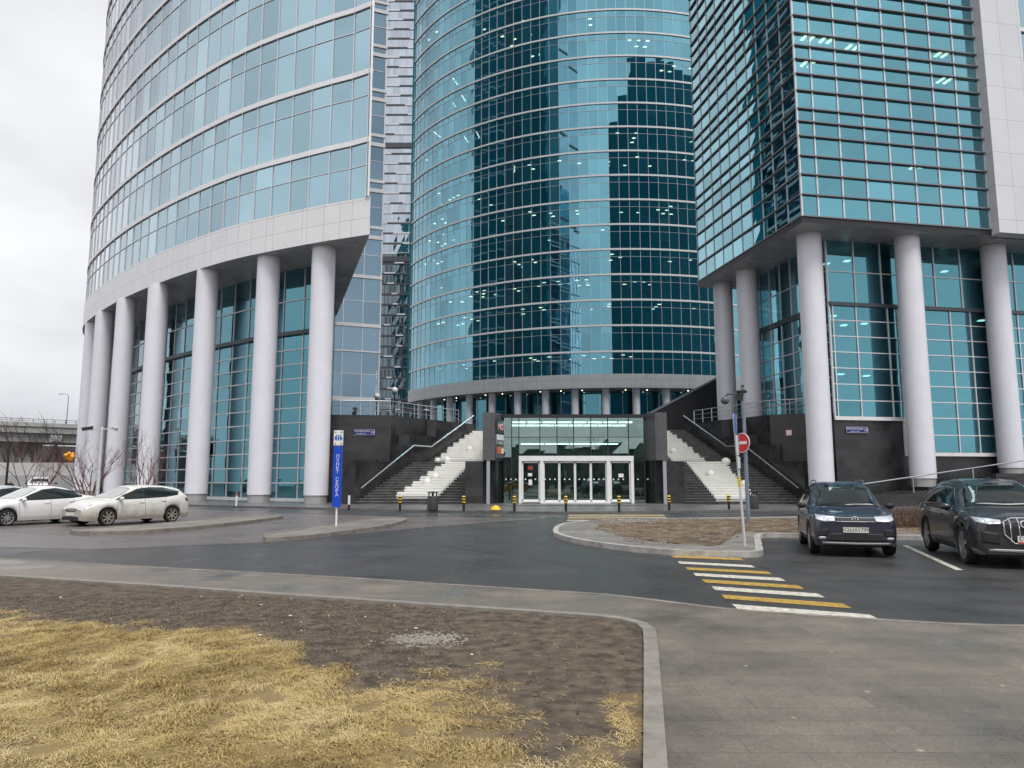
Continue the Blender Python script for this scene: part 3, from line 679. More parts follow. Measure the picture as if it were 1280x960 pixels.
# ------------------------------------------------------------------ podium, stairs, entrance
def wall(name, label, mb, m, loc, cat='wall'):
    t = mb.build(name, m); tag(t, label, cat); return t
setting('terrace', MB().prism([(-9, 62.5), (20, 62.5), (60, 66), (60, 240), (-14, 240), (-12, 74)], 5.3, 5.8), M_PLAZA)
lw_ = MB().prism([(-13.3, 52.9), (-8.75, 53.4), (-4.15, 60.9), (-3.2, 62.4), (-9, 63.5), (-12.5, 74), (-17.6, 74)], .05, 6.35)
wall('podium_wall', 'dark granite podium wall carrying a street sign, between the left columns and the stairs', lw_, M_GRAN, None)
rw_ = MB().prism([(21.15, 51.6), (18.5, 53), (14.95, 61.2), (14.2, 62.6), (20, 63.5), (22, 60), (21.3, 53)], .05, 6.35)
wall('podium_wall', 'dark granite podium wall with a small white notice, beside the right stairs', rw_, M_GRAN, None)
NS = 32; RISE = (5.8 - .12) / NS; Y0 = 49.4; TR = .335
def sy(i): return Y0 + TR * i + (1.5 if i >= NS // 2 else 0)
def lx(y): return -10.25 + (y - 49.5) * .585
def rx_(y): return 19.25 - (y - 49.5) * .41
def staircase(label, left):
    t = thing('staircase', label, 'stairs', (-6 if left else 14.5, 55, .12), world=True)
    m = MB(); nos = MB()
    for i in range(NS):
        y = sy(i); y1 = sy(i + 1) + .06 if i + 1 < NS else 63.2; z1 = .12 + RISE * (i + 1)
        xi = (-3.07 if i < 17 else -1.75) if left else (11.3 if i < 17 else 10.2)
        xo = lx(y) if left else rx_(y)
        a, b = (xo, xi) if left else (xi, xo)
        m.box(((a + b) / 2, (y + y1) / 2, z1 - .3), (b - a, y1 - y, .6))
        nos.box(((a + b) / 2, y - .012, z1 - .012), (b - a, .05, .035))
    m.build('steps', M_GRAN2, t); nos.build('step_nosing', mat('pale step edge', (.20, .195, .185), .5, var=.55, vscale=1.6), t)  # step edges in a paler tone than the treads
    # stepped granite cheek on the outer side
    c = MB()
    for k, (y, z) in enumerate([(49.3, 2.95), (51.0, 2.96), (52.3, 4.2), (54.2, 5.0), (57, 6.3)]):
        y1 = [51.0, 52.3, 54.2, 57, 61.5][k]; f = lx if left else rx_; s_ = -1 if left else 1
        c.prism([(f(y), y), (f(y1), y1), (f(y1) + s_ * .8, y1), (f(y) + s_ * .8, y)], .05, z)
    c.build('cheek_wall', M_GRAN, t)
    h = MB(); f = lx if left else rx_; o = .18 if left else -.18
    pts = [(f(49.6) + o, 49.6, 1.15), (f(sy(15)) + o, sy(15), 1.12 + RISE * 16 + .25), (f(sy(16)) + o, sy(16), 1.12 + RISE * 16 + .25), (f(sy(31)) + o, sy(31), 1.12 + RISE * 32 + .2)]
    h.tube(pts, .055, 8); h.build('handrail', M_STEEL, t, smooth=True)
    b = MB()
    for q in (.08, .35, .62, .92):
        a_, b_ = pts[0], pts[1]; p = Vector(a_).lerp(Vector(b_), q); b.tube([p, p - Vector((o * 1.0, 0, .22))], .03, 6)
        p = Vector(pts[2]).lerp(Vector(pts[3]), q); b.tube([p, p - Vector((o * 1.0, 0, .22))], .03, 6)
    b.build('rail_bracket', M_STEEL, t)
    return t
staircase('dark granite staircase left of the entrance pavilion, with a steel handrail', True)
staircase('dark granite staircase right of the entrance pavilion, behind the no-entry sign', False)
def white_tier(label, y0, y1, xa0, xb0, xa1, xb1):
    """white cladding laid over a run of steps, drifting sideways as it climbs"""
    t = thing('white_steps', label, 'steps', ((xa0 + xb0) / 2, y0, .12), world=True)
    for i in range(NS):
        y = sy(i)
        if not (y0 - .1 <= y <= y1): continue
        g_ = (y - y0) / (y1 - y0); g2 = math.floor(g_ * 7) / 6.5; a = xa0 + (xa1 - xa0) * min(1, g2 if xa1 > xa0 else g_); b = xb0 + (xb1 - xb0) * min(1, g_ if xa1 > xa0 else g2)
        z1 = .12 + RISE * (i + 1)
        MB().box(((a + b) / 2 + random.gauss(0, .02), y + TR / 2 - .06, z1 + .02), (b - a, TR + .12, .10)).box(((a + b) / 2, y + TR / 2 - .03, z1 - RISE / 2 + .01), (b - a - .05, TR + .06, RISE + .02)).build('white_tread', M_WSTEP, t)
white_tier('lower run of white-clad steps on the left staircase', sy(2), sy(15), -7.75, -4.95, -4.9, -2.95)
white_tier('upper run of white-clad steps on the left staircase', sy(16), sy(30), -5.85, -1.72, -3.25, -1.72)
white_tier('lower run of white-clad steps on the right staircase', sy(1), sy(15), 13.5, 16.25, 12.75, 15.5)
white_tier('upper run of white-clad steps on the right staircase', sy(16), sy(30), 12.1, 14.6, 10.9, 13.0)
def ball(label, x, i, r, dy=0, z=None):
    y = sy(i) + TR / 2 + dy; zz = .12 + RISE * (i + 1) + .06 + r * .35; r *= .8
    o = MB().sphere((0, 0, 0), r, 20).build('ball', mat('matt white ball', (.76, .76, .71), .5, var=.05), smooth='all', uv=False); o.location = (x, y, zz)
    return tag(o, label, 'ball', 'white balls resting on the white steps')
ball('larger white ball at the top edge of the lower left white steps', -4.75, 15, .33)
ball('small white ball beside a larger one at the top of the lower left white steps', -5.45, 15, .25)
ball('white ball low on the left white steps, behind the litter bin', -5.85, 6, .36, .0)
ball('white ball sunk among the middle of the lower left white steps', -5.35, 8, .36)
ball('white ball on the upper left white steps beside the dark pylon', -3.3, 20, .34)
ball('white ball at the upper outer edge of the lower right white steps', 15.6, 14, .42)
ball('white ball at the lower outer edge of the right white steps, behind the poles', 15.95, 5, .40)
ball('white ball in the middle of the lower right white steps', 14.0, 9, .38)
ball('white ball on the upper right white steps', 12.5, 19, .36)
# glazed entrance pavilion between the two staircases
EP = thing('entrance_pavilion', 'glazed entrance pavilion with white sliding doors between dark granite pylons', 'entrance', (4.2, 51, .12), world=True)
PX = [-.54, -.02, .46, 1.87, 3.02, 4.14, 5.29, 6.43, 7.82, 8.86]
FY = 49.7
setting('entrance_slab', MB().prism([(-3.0, 46.2), (11.2, 46.2), (10.4, 62), (-2.2, 62)], .02, .17), M_PLAZA)
def panes(xs, zs, y, skip=None):
    for i in range(len(xs) - 1):
        for k in range(len(zs) - 1):
            if skip and skip(i, k): continue
            m = MB(); j = [random.gauss(0, .004) for _ in range(4)]
            m.add([(xs[i], y + j[0], zs[k]), (xs[i + 1], y + j[1], zs[k]), (xs[i + 1], y + j[2], zs[k + 1]), (xs[i], y + j[3], zs[k + 1])], [(0, 1, 2, 3)], 0, random.random())
            m.build('glass_pane', G_ENTRY, EP, uv=False)
PZ = [.2, 3.2, 4.55, 5.85]
panes(PX, PZ, FY, lambda i, k: k == 0 and 2 <= i <= 7)
fm = MB()
for x in PX[1:]: fm.bar((x, FY + .02, .2 if x < .3 or x > 8 else 3.2), (x, FY + .02, 5.88), .06, .12, up=(0, 1, 0))
for z_ in (3.2, 4.55): fm.bar((PX[0], FY + .02, z_), (PX[-1], FY + .02, z_), .10, .035)
fm.build('glazing_frame', M_DARK, EP)
MB().box((4.2, 55.9, 5.97), (9.7, 12.6, .22)).build('roof', M_DARK, EP)
MB().box((4.2, 61.9, 3), (9.6, .3, 5.7)).build('back_wall', mat('lobby wall', (.55, .62, .59), .6, var=.25, vscale=.8), EP)
MB().box((4.2, 55.9, 5.74), (9.4, 12.2, .12)).build('ceiling', mat('lobby ceiling', (.62, .66, .64), .6), EP)
MB().box((4.2, 56.2, 4.42), (9.0, 4.2, .16)).build('gallery', mat('gallery edge', (.66, .70, .68), .6), EP)
MB().box((4.2, 53.2, 1.65), (9.2, .15, 3.0)).build('shade_sheet', mat('dark lobby partition', (.05, .055, .055), .35), EP)  # dark sheet added so the door glass reads as dark reflections
lm = MB()
for k in range(8):
    lm.box((PX[1] + .5 + k * 1.05, 51.0, 5.64), (.9, .3, .05)); lm.box((PX[1] + .5 + k * 1.05, 54.0, 5.64), (.95, .35, .05))
for k in range(4): lm.box((1.5 + k * 1.8, 54.3, 4.30), (1.7, .3, .04))
lm.build('strip_lamp', M_LAMPE, EP)
DX = [.46, 1.87, 7.82 - 1.42, 7.82]
df = MB()
for x, wd in ((.55, .20), (1.98, .24), (6.42, .24), (8.0, .20)): df.box((x, FY - .08, 1.72), (wd, .22, 3.1))
df.box((4.28, FY - .08, 3.12), (7.65, .24, .34)); df.box((4.2, FY - .1, .22), (4.6, .26, .14)); df.box((1.27, FY - .08, .28), (1.2, .18, .1)); df.box((7.2, FY - .08, .28), (1.3, .18, .1))
df.build('door_frame', M_WHITE, EP, bevel=.01)
leaf = [2.10, 3.15, 4.20, 5.25, 6.30]
for k in range(4):
    d = MB(); a, b = leaf[k], leaf[k + 1]; y = FY - .03
    for x in (a + .04, b - .04): d.box((x, y, 1.62), (.07, .06, 2.66))
    d.box(((a + b) / 2, y, 2.88), (b - a, .06, .09)); d.box(((a + b) / 2, y, .33), (b - a, .06, .08))
    dd = d.build('sliding_door', M_WHITE, EP)
    m = MB(); m.add([(a + .07, y, .37), (b - .07, y + .006, .37), (b - .07, y, 2.84), (a + .07, y + .004, 2.84)], [(0, 1, 2, 3)]); m.build('glass_pane', G_ENTRY, dd, uv=False)
for a, b in ((.66, 1.86), (6.54, 7.90)):
    d = MB(); y = FY - .03
    for x in (a + .05, b - .05): d.box((x, y, 1.62), (.09, .06, 2.66))
    d.box(((a + b) / 2, y, 2.88), (b - a, .06, .1)); d.box(((a + b) / 2, y, .36), (b - a, .06, .12))
    dd = d.build('side_door', M_WHITE, EP)
    m = MB(); m.add([(a + .08, y, .4), (b - .08, y + .006, .4), (b - .08, y, 2.84), (a + .08, y + .004, 2.84)], [(0, 1, 2, 3)]); m.build('glass_pane', G_ENTRY, dd, uv=False)
dots = MB()
for k in range(30):
    x = -.4 + k * .325
    if random.random() < .85: dots.lathe([(.001, -.004), (.055, -.004), (.055, 0)], (x, FY - .075, 1.75), 8, axis='y')
dots.build('safety_dot', M_WHITE, EP, kind='stuff')
for x, z_, wd, h in ((1.2, 2.05, .28, .2), (1.22, 1.55, .24, .36), (7.25, 2.0, .34, .24)): MB().box((x, FY - .12, z_), (wd, .01, h)).build('notice', M_WHITE, EP)
MB().box((1.22, FY - .119, 2.5), (.34, .012, .26)).build('notice', mat('dull red print', (.30, .03, .03), .5), EP)
def pylon(poly, low):
    p = MB().prism(poly, 2.98, 6.12).build('pylon', M_GRANP, EP)
    MB().prism(low, .12, 2.97).build('pylon_base', mat('polished black stone', (.018, .022, .022), .07, spec=.6), EP)
pylon([(-1.92, 48.6), (-1.12, 48.6), (-.56, 50.0), (-.56, 51.5), (-1.92, 51.5)], [(-1.88, 48.9), (-1.2, 48.9), (-.58, 50.05), (-.58, 52), (-1.88, 52)])
pylon([(10.18, 48.6), (9.42, 48.6), (8.88, 50.0), (8.88, 51.5), (10.18, 51.5)], [(10.14, 48.9), (9.46, 48.9), (8.9, 50.05), (8.9, 52), (10.14, 52)])
for x in (-1.55, 9.98): MB().box((x, 48.72, 1.55), (.22, .16, 2.85)).build('post', mat('matt lilac grey', (.36, .36, .40), .5), EP)
for a, b in ((-3.07, -1.9), (10.16, 11.3)): MB().prism([(a, 48.9), (b, 48.9), (b, 57), (a, 57)], .1, 2.93).build('flank_wall', M_GRAN, EP)
for a, b in ((-1.9, -.6), (8.9, 10.16)): MB().prism([(a, 51.5), (b, 51.5), (b, 62), (a, 62)], .1, 5.7).build('flank_wall', M_GRAN, EP)
# signs on the slanted inner face of the left pylon
e0, e1 = Vector((-1.12, 48.6, 0)), Vector((-.56, 50.0, 0)); eu = (e1 - e0).normalized(); en = Vector((eu.y, -eu.x, 0))
def pylon_sign(label, z0, z1, m, lines):
    mb = MB(); c = (e0 + e1) / 2 + en * .06; mb.bar(c + Vector((0, 0, z0)) - eu * 0, c + Vector((0, 0, z1)), 1.36, .08, 0, up=en)
    t = mb.build('sign_box', m); tag(t, label, 'sign')
    for s_, sz, z_, mm, sx in lines:
        lb = MB(); put_text(lb, s_, sz, c + en * .05 + Vector((0, 0, z_)), eu, (0, 0, 1), 0, sx); lb.build('lettering', mm, t, uv=False)
    return t
M_SIGNBK = mat('sign black', (.015, .015, .017), .3)
pylon_sign('black sign with red logo letters at the top of the left pylon', 4.75, 5.65, M_SIGNBK, [('MO', .55, 5.2, emit('red sign glow', (.8, .02, .06), .5), 1.0)])
s2 = pylon_sign('white and grey sign panel in the middle of the left pylon', 4.02, 4.70, mat('sign grey', (.22, .23, .23), .3), [('citron', .26, 4.16, M_WHITE, 1)])
mb = MB(); c = (e0 + e1) / 2 + en * .11; mb.bar(c + Vector((0, 0, 4.32)), c + Vector((0, 0, 4.68)), 1.3, .02, 0, up=en); mb.build('white_panel', M_WHITE, s2)
s3 = pylon_sign('orange and white sign panel at the foot of the left pylon', 3.15, 3.95, mat('sign slate', (.09, .12, .15), .3), [])
mb = MB(); c = (e0 + e1) / 2 + en * .11; mb.bar(c + Vector((0, 0, 3.42)) - eu * .25, c + Vector((0, 0, 3.88)) - eu * .25, .62, .02, 0, up=en); mb.build('orange_panel', mat('sign orange', (.78, .13, .02), .4), s3)
mb = MB(); mb.bar(c + Vector((0, 0, 3.45)) + eu * .34, c + Vector((0, 0, 3.8)) + eu * .34, .5, .02, 0, up=en); mb.build('white_panel', M_WHITE, s3)
# sloping dark canopy over the terrace stairs
cn = MB(); cn.add([(9.3, 66, 5.9), (19.0, 66, 5.8), (19.0, 66, 11.0), (9.3, 70, 5.9), (19.0, 70, 5.8), (19.0, 70, 11.0)], [(0, 1, 2), (3, 5, 4), (0, 2, 5, 3), (0, 3, 4, 1), (1, 4, 5, 2)])
cn = cn.build('stair_canopy', M_BLACK); tag(cn, 'black sloping stair canopy rising behind the right pylon', 'canopy')
MB().bar((9.2, 65.95, 6.02), (19.1, 65.95, 11.15), .3, .16).build('edge_trim', mat('canopy trim', (.22, .25, .27), .3, .4), cn)
def railing(name, label, pts, post, h=1.05, n_mid=2, r=.035, m=M_STEEL):
    t = thing(name, label, 'railing', pts[0], world=True)
    P = [Vector(p) for p in pts]; a = MB()
    a.tube([p + Vector((0, 0, h)) for p in P], r, 8); a.build('top_rail', m, t, smooth=True)
    for k in range(1, n_mid + 1): MB().tube([p + Vector((0, 0, h * k / (n_mid + 1))) for p in P], r * .55, 6).build('mid_rail', m, t, smooth=True)
    for i in range(len(P) - 1):
        n = max(1, round((P[i + 1] - P[i]).length / post))
        for k in range(n + (1 if i == len(P) - 2 else 0)):
            p = P[i].lerp(P[i + 1], k / n); MB().tube([p, p + Vector((0, 0, h))], r * .9, 6).build('post', m, t)
    return t
railing('railing', 'steel railing on the podium wall beside the left columns', [(-14.5, 53.0, 6.35), (-8.85, 53.6, 6.35), (-7.4, 56, 6.35), (-4.4, 60.8, 6.35)], 1.3)
railing('railing', 'steel railing on the podium wall beside the right stairs', [(15.1, 61.2, 6.35), (16.9, 57, 6.35), (18.6, 53.2, 6.35), (21.0, 51.9, 6.35)], 1.2)
for (x, y), lb in (((-9.9, 62), 'globe lamp post on the podium, right one of the pair'), ((-12.2, 66.5), 'globe lamp post on the podium, left one of the pair')):
    t = thing('globe_lamp', lb, 'street lamp', (x, y, 5.8)); MB().tube([(0, 0, 0), (0, 0, 3.1)], .06, 8).build('pole', M_BLACK, t, smooth=True)
    MB().lathe([(.05, 3.05), (.2, 3.1), (.16, 3.22)], (0, 0, 0), 12).build('collar', M_BLACK, t, smooth=True)
    MB().sphere((0, 0, 3.42), .27, 16).build('globe', M_WHITE, t, smooth='all')
# ramp with handrail under the right tower
def rz_(x): return .45 + .128 * (x - 20.6)
rm = MB().prism([(20.6, 44.6), (46, 49.6), (46, 52.5), (20.9, 47.6)], .0, lambda p: max(.14, rz_(p[0])))
wall('ramp', 'dark granite ramp climbing to the right under the square tower', rm, M_GRAN, None, 'ramp')
railing('handrail', 'thin steel handrail along the granite ramp behind the dark cars', [(20.2, 44.6, .35), (45.5, 49.6, 3.62)], 4.4, 1.0, 0, .04)
for x, y, z_, lb in ((26.35, 47.2, 1.28, 'dark granite plinth under the second right-hand column'), (33.4, 48.9, 2.1, 'dark granite plinth under the third right-hand column')):
    wall('plinth', lb, MB().box((x, y, z_ / 2), (2.1, 2.4, z_), math.atan2(U.y, U.x)), M_GRAN, None, 'plinth')
wall('planter_wall', 'low dark granite wall closing the ramp at the right edge', MB().prism([(29.6, 45.6), (46, 48.9), (46, 49.4), (29.6, 46.1)], .0, 2.1), M_GRAN, None)
# street signs on the granite walls
def plate(name, label, cat, org, ux, wd, h, m, lines, th=.03, uy=(0, 0, 1)):
    o = Vector(org); a = Vector(ux).normalized(); b = Vector(uy); n = a.cross(b); mb = MB(); t0 = mb
    mb.bar(o - b * h / 2, o + b * h / 2, wd, th, 0, up=n)
    t = mb.build(name, m); tag(t, label, cat)
    for s_, sz, dx, dz, mm, sx in lines:
        lb = MB(); put_text(lb, s_, sz, o + a * dx + b * dz + n * (th / 2 + .006), a, b, 0, sx); lb.build('lettering', mm, t, uv=False)
    return t
def street_sign(label, org, ux):
    t = plate('street_sign', label, 'sign', org, ux, 1.62, .42, M_SIGNB, [('ПРЕСНЕНСКАЯ', .185, -.18, .07, M_WHITE, .92), ('НАБЕРЕЖНАЯ', .10, -.18, -.11, M_WHITE, 1), ('10', .30, .64, 0, M_WHITE, .95)], .05)
    o, a = Vector(org), Vector(ux).normalized(); n = a.cross(Vector((0, 0, 1))); fm = MB()
    for s_ in (-1, 1):
        fm.bar(o - a * .78 + n * .03 + Vector((0, 0, s_ * .185)), o + a * .78 + n * .03 + Vector((0, 0, s_ * .185)), .012, .014); fm.bar(o + a * s_ * .78 + n * .03 - Vector((0, 0, .18)), o + a * s_ * .78 + n * .03 + Vector((0, 0, .18)), .014, .012, up=n)
    fm.build('border_line', M_WHITE, t)
street_sign('navy street name plate with the number 10 on the left podium wall', (-10.65, 53.15, 5.1), (1, 0, 0))
q = ip(1.55, -.04); street_sign('navy street name plate with the number 10 under the right tower windows', (q[0], q[1], 4.98), (U.x, U.y, 0))
nb = plate('notice', 'small white notice with a red border on the right podium wall', 'notice', (19.6, 52.38, 5.02), (.884, -.467, 0), .42, .42, M_RED, [], .03)
d_ = Vector((.884, -.467, 0)).normalized(); n_ = d_.cross(Vector((0, 0, 1)))
mb = MB(); mb.bar(Vector((19.6, 52.38, 4.84)) + n_ * .012, Vector((19.6, 52.38, 5.20)) + n_ * .012, .36, .02, 0, up=n_); mb.build('face', M_WHITE, nb)

# ------------------------------------------------------------------ street furniture
def bollard():
    t = thing('bollard', '', 'bollard'); MB().lathe([(.065, 0), (.065, .42), (.07, .42)], (0, 0, 0), 14).build('post', M_BLACK, t, smooth=True)
    h = MB().lathe([(.07, .42), (.095, .44), (.095, .50)], (0, 0, 0), 14)
    h.lathe([(.097, .50), (.097, .58)], (0, 0, 0), 14, 1); h.lathe([(.095, .58), (.095, .64)], (0, 0, 0), 14, 0); h.lathe([(.097, .64), (.097, .72)], (0, 0, 0), 14, 1); h.lathe([(.095, .72), (.075, .77), (.001, .79)], (0, 0, 0), 14, 0)
    h.build('striped_head', [M_YEL, M_BLACK], t, smooth=True); return t
b0 = bollard(); G_B = 'striped bollards along the entrance kerb'
for k, (x, y, lb) in enumerate([(-5.77, 38.6, 'black and yellow striped bollard in front of the left white steps'), (-2.46, 38.2, 'striped bollard right of the left litter bin'), (.12, 37.9, 'striped bollard beside the yellow dome, at the left door frame'),
        (2.72, 37.8, 'striped bollard before the sliding doors'), (5.47, 38.3, 'striped bollard before the right side door'), (8.22, 39.2, 'striped bollard at the foot of the right stairs'), (11.75, 40.6, 'striped bollard behind the grey pole of the no-entry sign')]):
    if k == 0: b0.location = (x, y, .12); b0['label'] = lb; b0['group'] = G_B
    else: dup(b0, (x, y, .12), label=lb, group=G_B)
def litter_bin():
    t = thing('litter_bin', '', 'bin'); MB().lathe([(.25, 0), (.29, .04), (.29, .70), (.27, .74)], (0, 0, 0), 20).build('body', mat('black mottled bin', (.035, .035, .037), .5, var=.6, vscale=14), t, smooth=True)
    MB().lathe([(.001, .985), (.30, .95), (.30, .91), (.001, .90)], (0, 0, 0), 20).build('hood', M_BLACK, t, smooth=True)
    m = MB()
    for a in (0, 1.57, 3.14, 4.71): m.tube([(.2 * math.cos(a), .2 * math.sin(a), .7), (.2 * math.cos(a), .2 * math.sin(a), .93)], .035, 6)
    m.build('hood_support', M_BLACK, t); MB().lathe([(.001, .72), (.27, .72)], (0, 0, 0), 16).build('liner', M_BLACK, t); return t
t = litter_bin(); t.location = (-4.15, 39.2, .12); t['label'] = 'black hooded litter bin in front of the left white steps'
dup(t, (13.4, 41.6, .12), label='black hooded litter bin by the right stairs, behind the navy car')
o = MB().sphere((0, 0, 0), .28, 18, half=True).build('dome_bollard', M_YEL, smooth='all'); o.location = (-.85, 38.9, .12); tag(o, 'yellow half-dome bollard on the kerb left of the entrance', 'bollard')
# assembly point sign
t = thing('assembly_sign', 'tall blue assembly point sign with a white emblem panel on the traffic island', 'sign', (-6.15, 26.3, .1), rz=R(4))
MB().tube([(0, 0, 0), (0, 0, 3.35)], .035, 10).build('pole', M_WHITE, t, smooth=True)
bd = MB().box((0, -.05, 1.72), (.31, .05, 2.12)).build('blue_board', M_BLUE, t)
lb = MB(); y = 2.42
for chh in 'ПУНКТ СБОРА':
    if chh != ' ': put_text(lb, chh, .165, (0, -.082, y), (1, 0, 0), (0, 0, 1), 0, 1.0)
    y -= .135 if chh != ' ' else .12
lb.build('lettering', M_WHITE, bd, uv=False)
pn = MB().box((0, -.05, 3.08), (.33, .05, .53)).build('emblem_panel', M_WHITE, t, bevel=.006)
e = MB()
for sx in (-1, 0, 1):
    e.sphere((sx * .075, -.078, 3.16), .028, 8, sc_=(1, .3, 1)); e.box((sx * .075, -.078, 3.07), (.055, .012, .11)); e.box((sx * .075, -.078, 3.0), (.02, .012, .06))
for sx in (-1, 1): e.bar((sx * .13, -.078, 3.02), (sx * .10, -.078, 3.13), .03, .012, up=(0, 1, 0))
e.build('emblem', mat('emblem blue', (.02, .16, .50), .4), pn)
e = MB()
for sx in (-1, 1):
    for z_ in (2.88, 3.28): e.box((sx * .105, -.078, z_), (.05, .012, .04))
e.build('corner_mark', mat('mark brown', (.25, .13, .07), .5), pn)
o = thing('bollard', 'small white and red marker post behind the assembly point sign', 'bollard', (-8.55, 39.3, .12)); MB().tube([(0, 0, 0), (0, 0, .62)], .06, 10).build('post', M_BLACK, o, smooth=True); MB().tube([(0, 0, .3), (0, 0, .78)], .063, 10).build('white_band', M_WHITE, o, smooth=True)
o = thing('bollard', 'small white marker post in front of the left columns', 'bollard', (-17.0, 46.2, .12)); MB().tube([(0, 0, 0), (0, 0, .62)], .06, 10).build('post', M_WHITE, o, smooth=True); MB().tube([(0, 0, .62), (0, 0, .86)], .063, 10).build('red_band', mat('dull red', (.4, .1, .08), .5), o, smooth=True)
# white sign pole (leaning) and grey camera pole with the no-entry sign
t = thing('sign_pole', 'leaning white pole with narrow parking signs seen edge-on, on the planting island', 'sign', (5.62, 18.2, .12), rz=0)
A = Vector((0, 0, 0)); B = Vector((-.14, .05, 3.2))
MB().tube([A, B], .032, 10).build('pole', M_WPOLE, t, smooth=True)
p = A.lerp(B, .48); MB().tube([p - Vector((0, 0, .12)), p + Vector((0, 0, .12))], .036, 10).build('yellow_sticker', M_YEL, t, smooth=True)
def tilted(name, zc, wd, h, yaw, m, dx, mm=None, glyph=None):
    a = Vector((math.cos(yaw), math.sin(yaw), 0)); o = A.lerp(B, zc / 3.2) + Vector((dx, -.05, 0)); mb = MB(); mb.bar(o - Vector((0, 0, h / 2)), o + Vector((0, 0, h / 2)), wd, .02, 0, up=(a.y, -a.x, 0)); q = mb.build(name, m, t)
    if glyph:
        l2 = MB()
        for s_, sz, dz in glyph: put_text(l2, s_, sz, o + Vector((a.y, -a.x, 0)) * .016 + Vector((0, 0, dz)), a, (0, 0, 1), 0, 1)
        l2.build('lettering', mm, q, uv=False)
tilted('sign_panel', 2.95, .42, .5, R(68), mat('sign blue', (.03, .12, .45), .4), .02, M_WHITE, [('P', .42, 0)])
tilted('sign_panel', 2.42, .42, .46, R(68), M_WHITE, .02, mat('sign blue', (.03, .12, .45), .4), [('7 8', .26, .1), ('15', .24, -.1)])
tilted('sign_panel', 2.0, .42, .28, R(68), M_WHITE, .02)
t = thing('camera_pole', 'grey steel pole with a camera bracket and a round no-entry sign', 'pole', (9.0, 28.6, .12))
MB().tube([(0, 0, 0), (-.02, 0, 5.15)], [.08, .065], 14).build('pole', M_GALV, t, smooth=True)
hd = MB().tube([(-.02, 0, 5.0), (-.02, 0, 5.22), (-.02, 0, 5.25)], [.05, .05, .05], 10); hd.lathe([(.16, 4.95), (.17, 5.0), (.1, 5.06), (.001, 5.1)], (-.02, 0, 0), 16); hd.box((-.16, 0, 4.78), (.24, .14, .26)); hd.build('camera_housing', M_DARK, t, smooth=True)
ar = MB().tube([(-.02, 0, 4.86), (-.62, -.05, 4.90), (-.7, -.05, 4.8)], .03, 8).build('arm', M_DARK, t, smooth=True)
MB().sphere((-.74, -.05, 4.64), .165, 16).build('dome_camera', mat('dome grey', (.10, .11, .12), .25), t, smooth='all')
# no-entry disc, turned away from the viewer
yaw = R(-62); nn = Vector((math.sin(yaw), -math.cos(yaw), 0)); cc = Vector((-.02, 0, 3.0)) + nn * .13
d = MB(); n_ = 28; ux = Vector((math.cos(yaw), math.sin(yaw), 0)); uz = Vector((0, 0, 1))
def disc(mb, c, r0, r1, th, mi=0):
    vs = []
    for rr, of in ((r1, -th), (r1, th), (r0, th)):
        vs += [c + ux * rr * math.cos(2 * math.pi * k / n_) + uz * rr * math.sin(2 * math.pi * k / n_) + nn * of for k in range(n_)]
    fs = []
    for k in range(n_):
        j = (k + 1) % n_; fs += [(k, j, n_ + j, n_ + k), (n_ + k, n_ + j, 2 * n_ + j, 2 * n_ + k)]
    fs.append(tuple(range(n_))[::-1]); mb.add(vs, fs, mi)
disc(d, cc, .355, .38, .012, 0); sg = d.build('no_entry_sign', M_WHITE, t)
d = MB(); disc(d, cc, .01, .35, .016, 0); d.build('red_disc', M_RED, sg)
d = MB(); d.bar(cc + nn * .02 - ux * .24, cc + nn * .02 + ux * .24, .01, .11); d.build('white_bar', M_WHITE, sg)
# tall white surveillance pole by the left columns
t = thing('camera_pole', 'slim white pole with two surveillance cameras in front of the left columns', 'pole', (-18.4, 33.2, .02))
MB().tube([(0, 0, 0), (0, 0, 4.05)], [.085, .065], 12).build('pole', M_WPOLE, t, smooth=True)
MB().bar((-.5, 0, 3.9), (.5, 0, 3.98), .05, .05).build('cross_arm', M_WPOLE, t)
for s_, yw in ((-1, .5), (1, -.4)):
    c = MB(); p = Vector((s_ * .52, 0, 3.98)); dv = Vector((s_ * .8, -.7, -.22)).normalized(); c.bar(p - dv * .1, p + dv * .34, .13, .13); c.bar(p - dv * .12 + Vector((0, 0, .08)), p + dv * .42 + Vector((0, 0, .08)), .16, .02); c.build('camera', M_WPOLE if s_ > 0 else M_DARK, t, bevel=.01)
# shop sign over a door between the left columns
i_ = min(range(len(lo)), key=lambda k: abs(lo[k][0] + 25.9)); a = Vector((*lo[i_ + 1], 0)); b = Vector((*lo[i_ - 1], 0)); du = (b - a).normalized(); dn = Vector((du.y, -du.x, 0)); c = (a + b) / 2 + dn * .22
t = thing('shop_sign', 'teal shop sign with white letters over the door between the left columns', 'sign', (c.x, c.y, 4.1), world=True)
mb = MB(); mb.bar(c + Vector((0, 0, 3.55)), c + Vector((0, 0, 4.75)), 3.6, .06, 0, up=dn); bd = mb.build('board', mat('sign teal', (.02, .09, .12), .3), t)
lb = MB(); put_text(lb, 'La', .95, c + du * .55 + dn * .05 + Vector((0, 0, 4.2)), du, (0, 0, 1), 0, .8); put_text(lb, '&', .8, c - du * .75 + dn * .05 + Vector((0, 0, 4.15)), du, (0, 0, 1), 0, .8); lb.build('lettering', M_WHITE, bd, uv=False)
mb = MB()
for q in (-.3, .35, 1.0): mb.bar(c + du * (q + .25) + dn * .03 + Vector((0, 0, .15)), c + du * (q + .25) + dn * .03 + Vector((0, 0, 3.5)), .14, .1, 0, up=dn)
mb.build('door_post', M_WHITE, t)

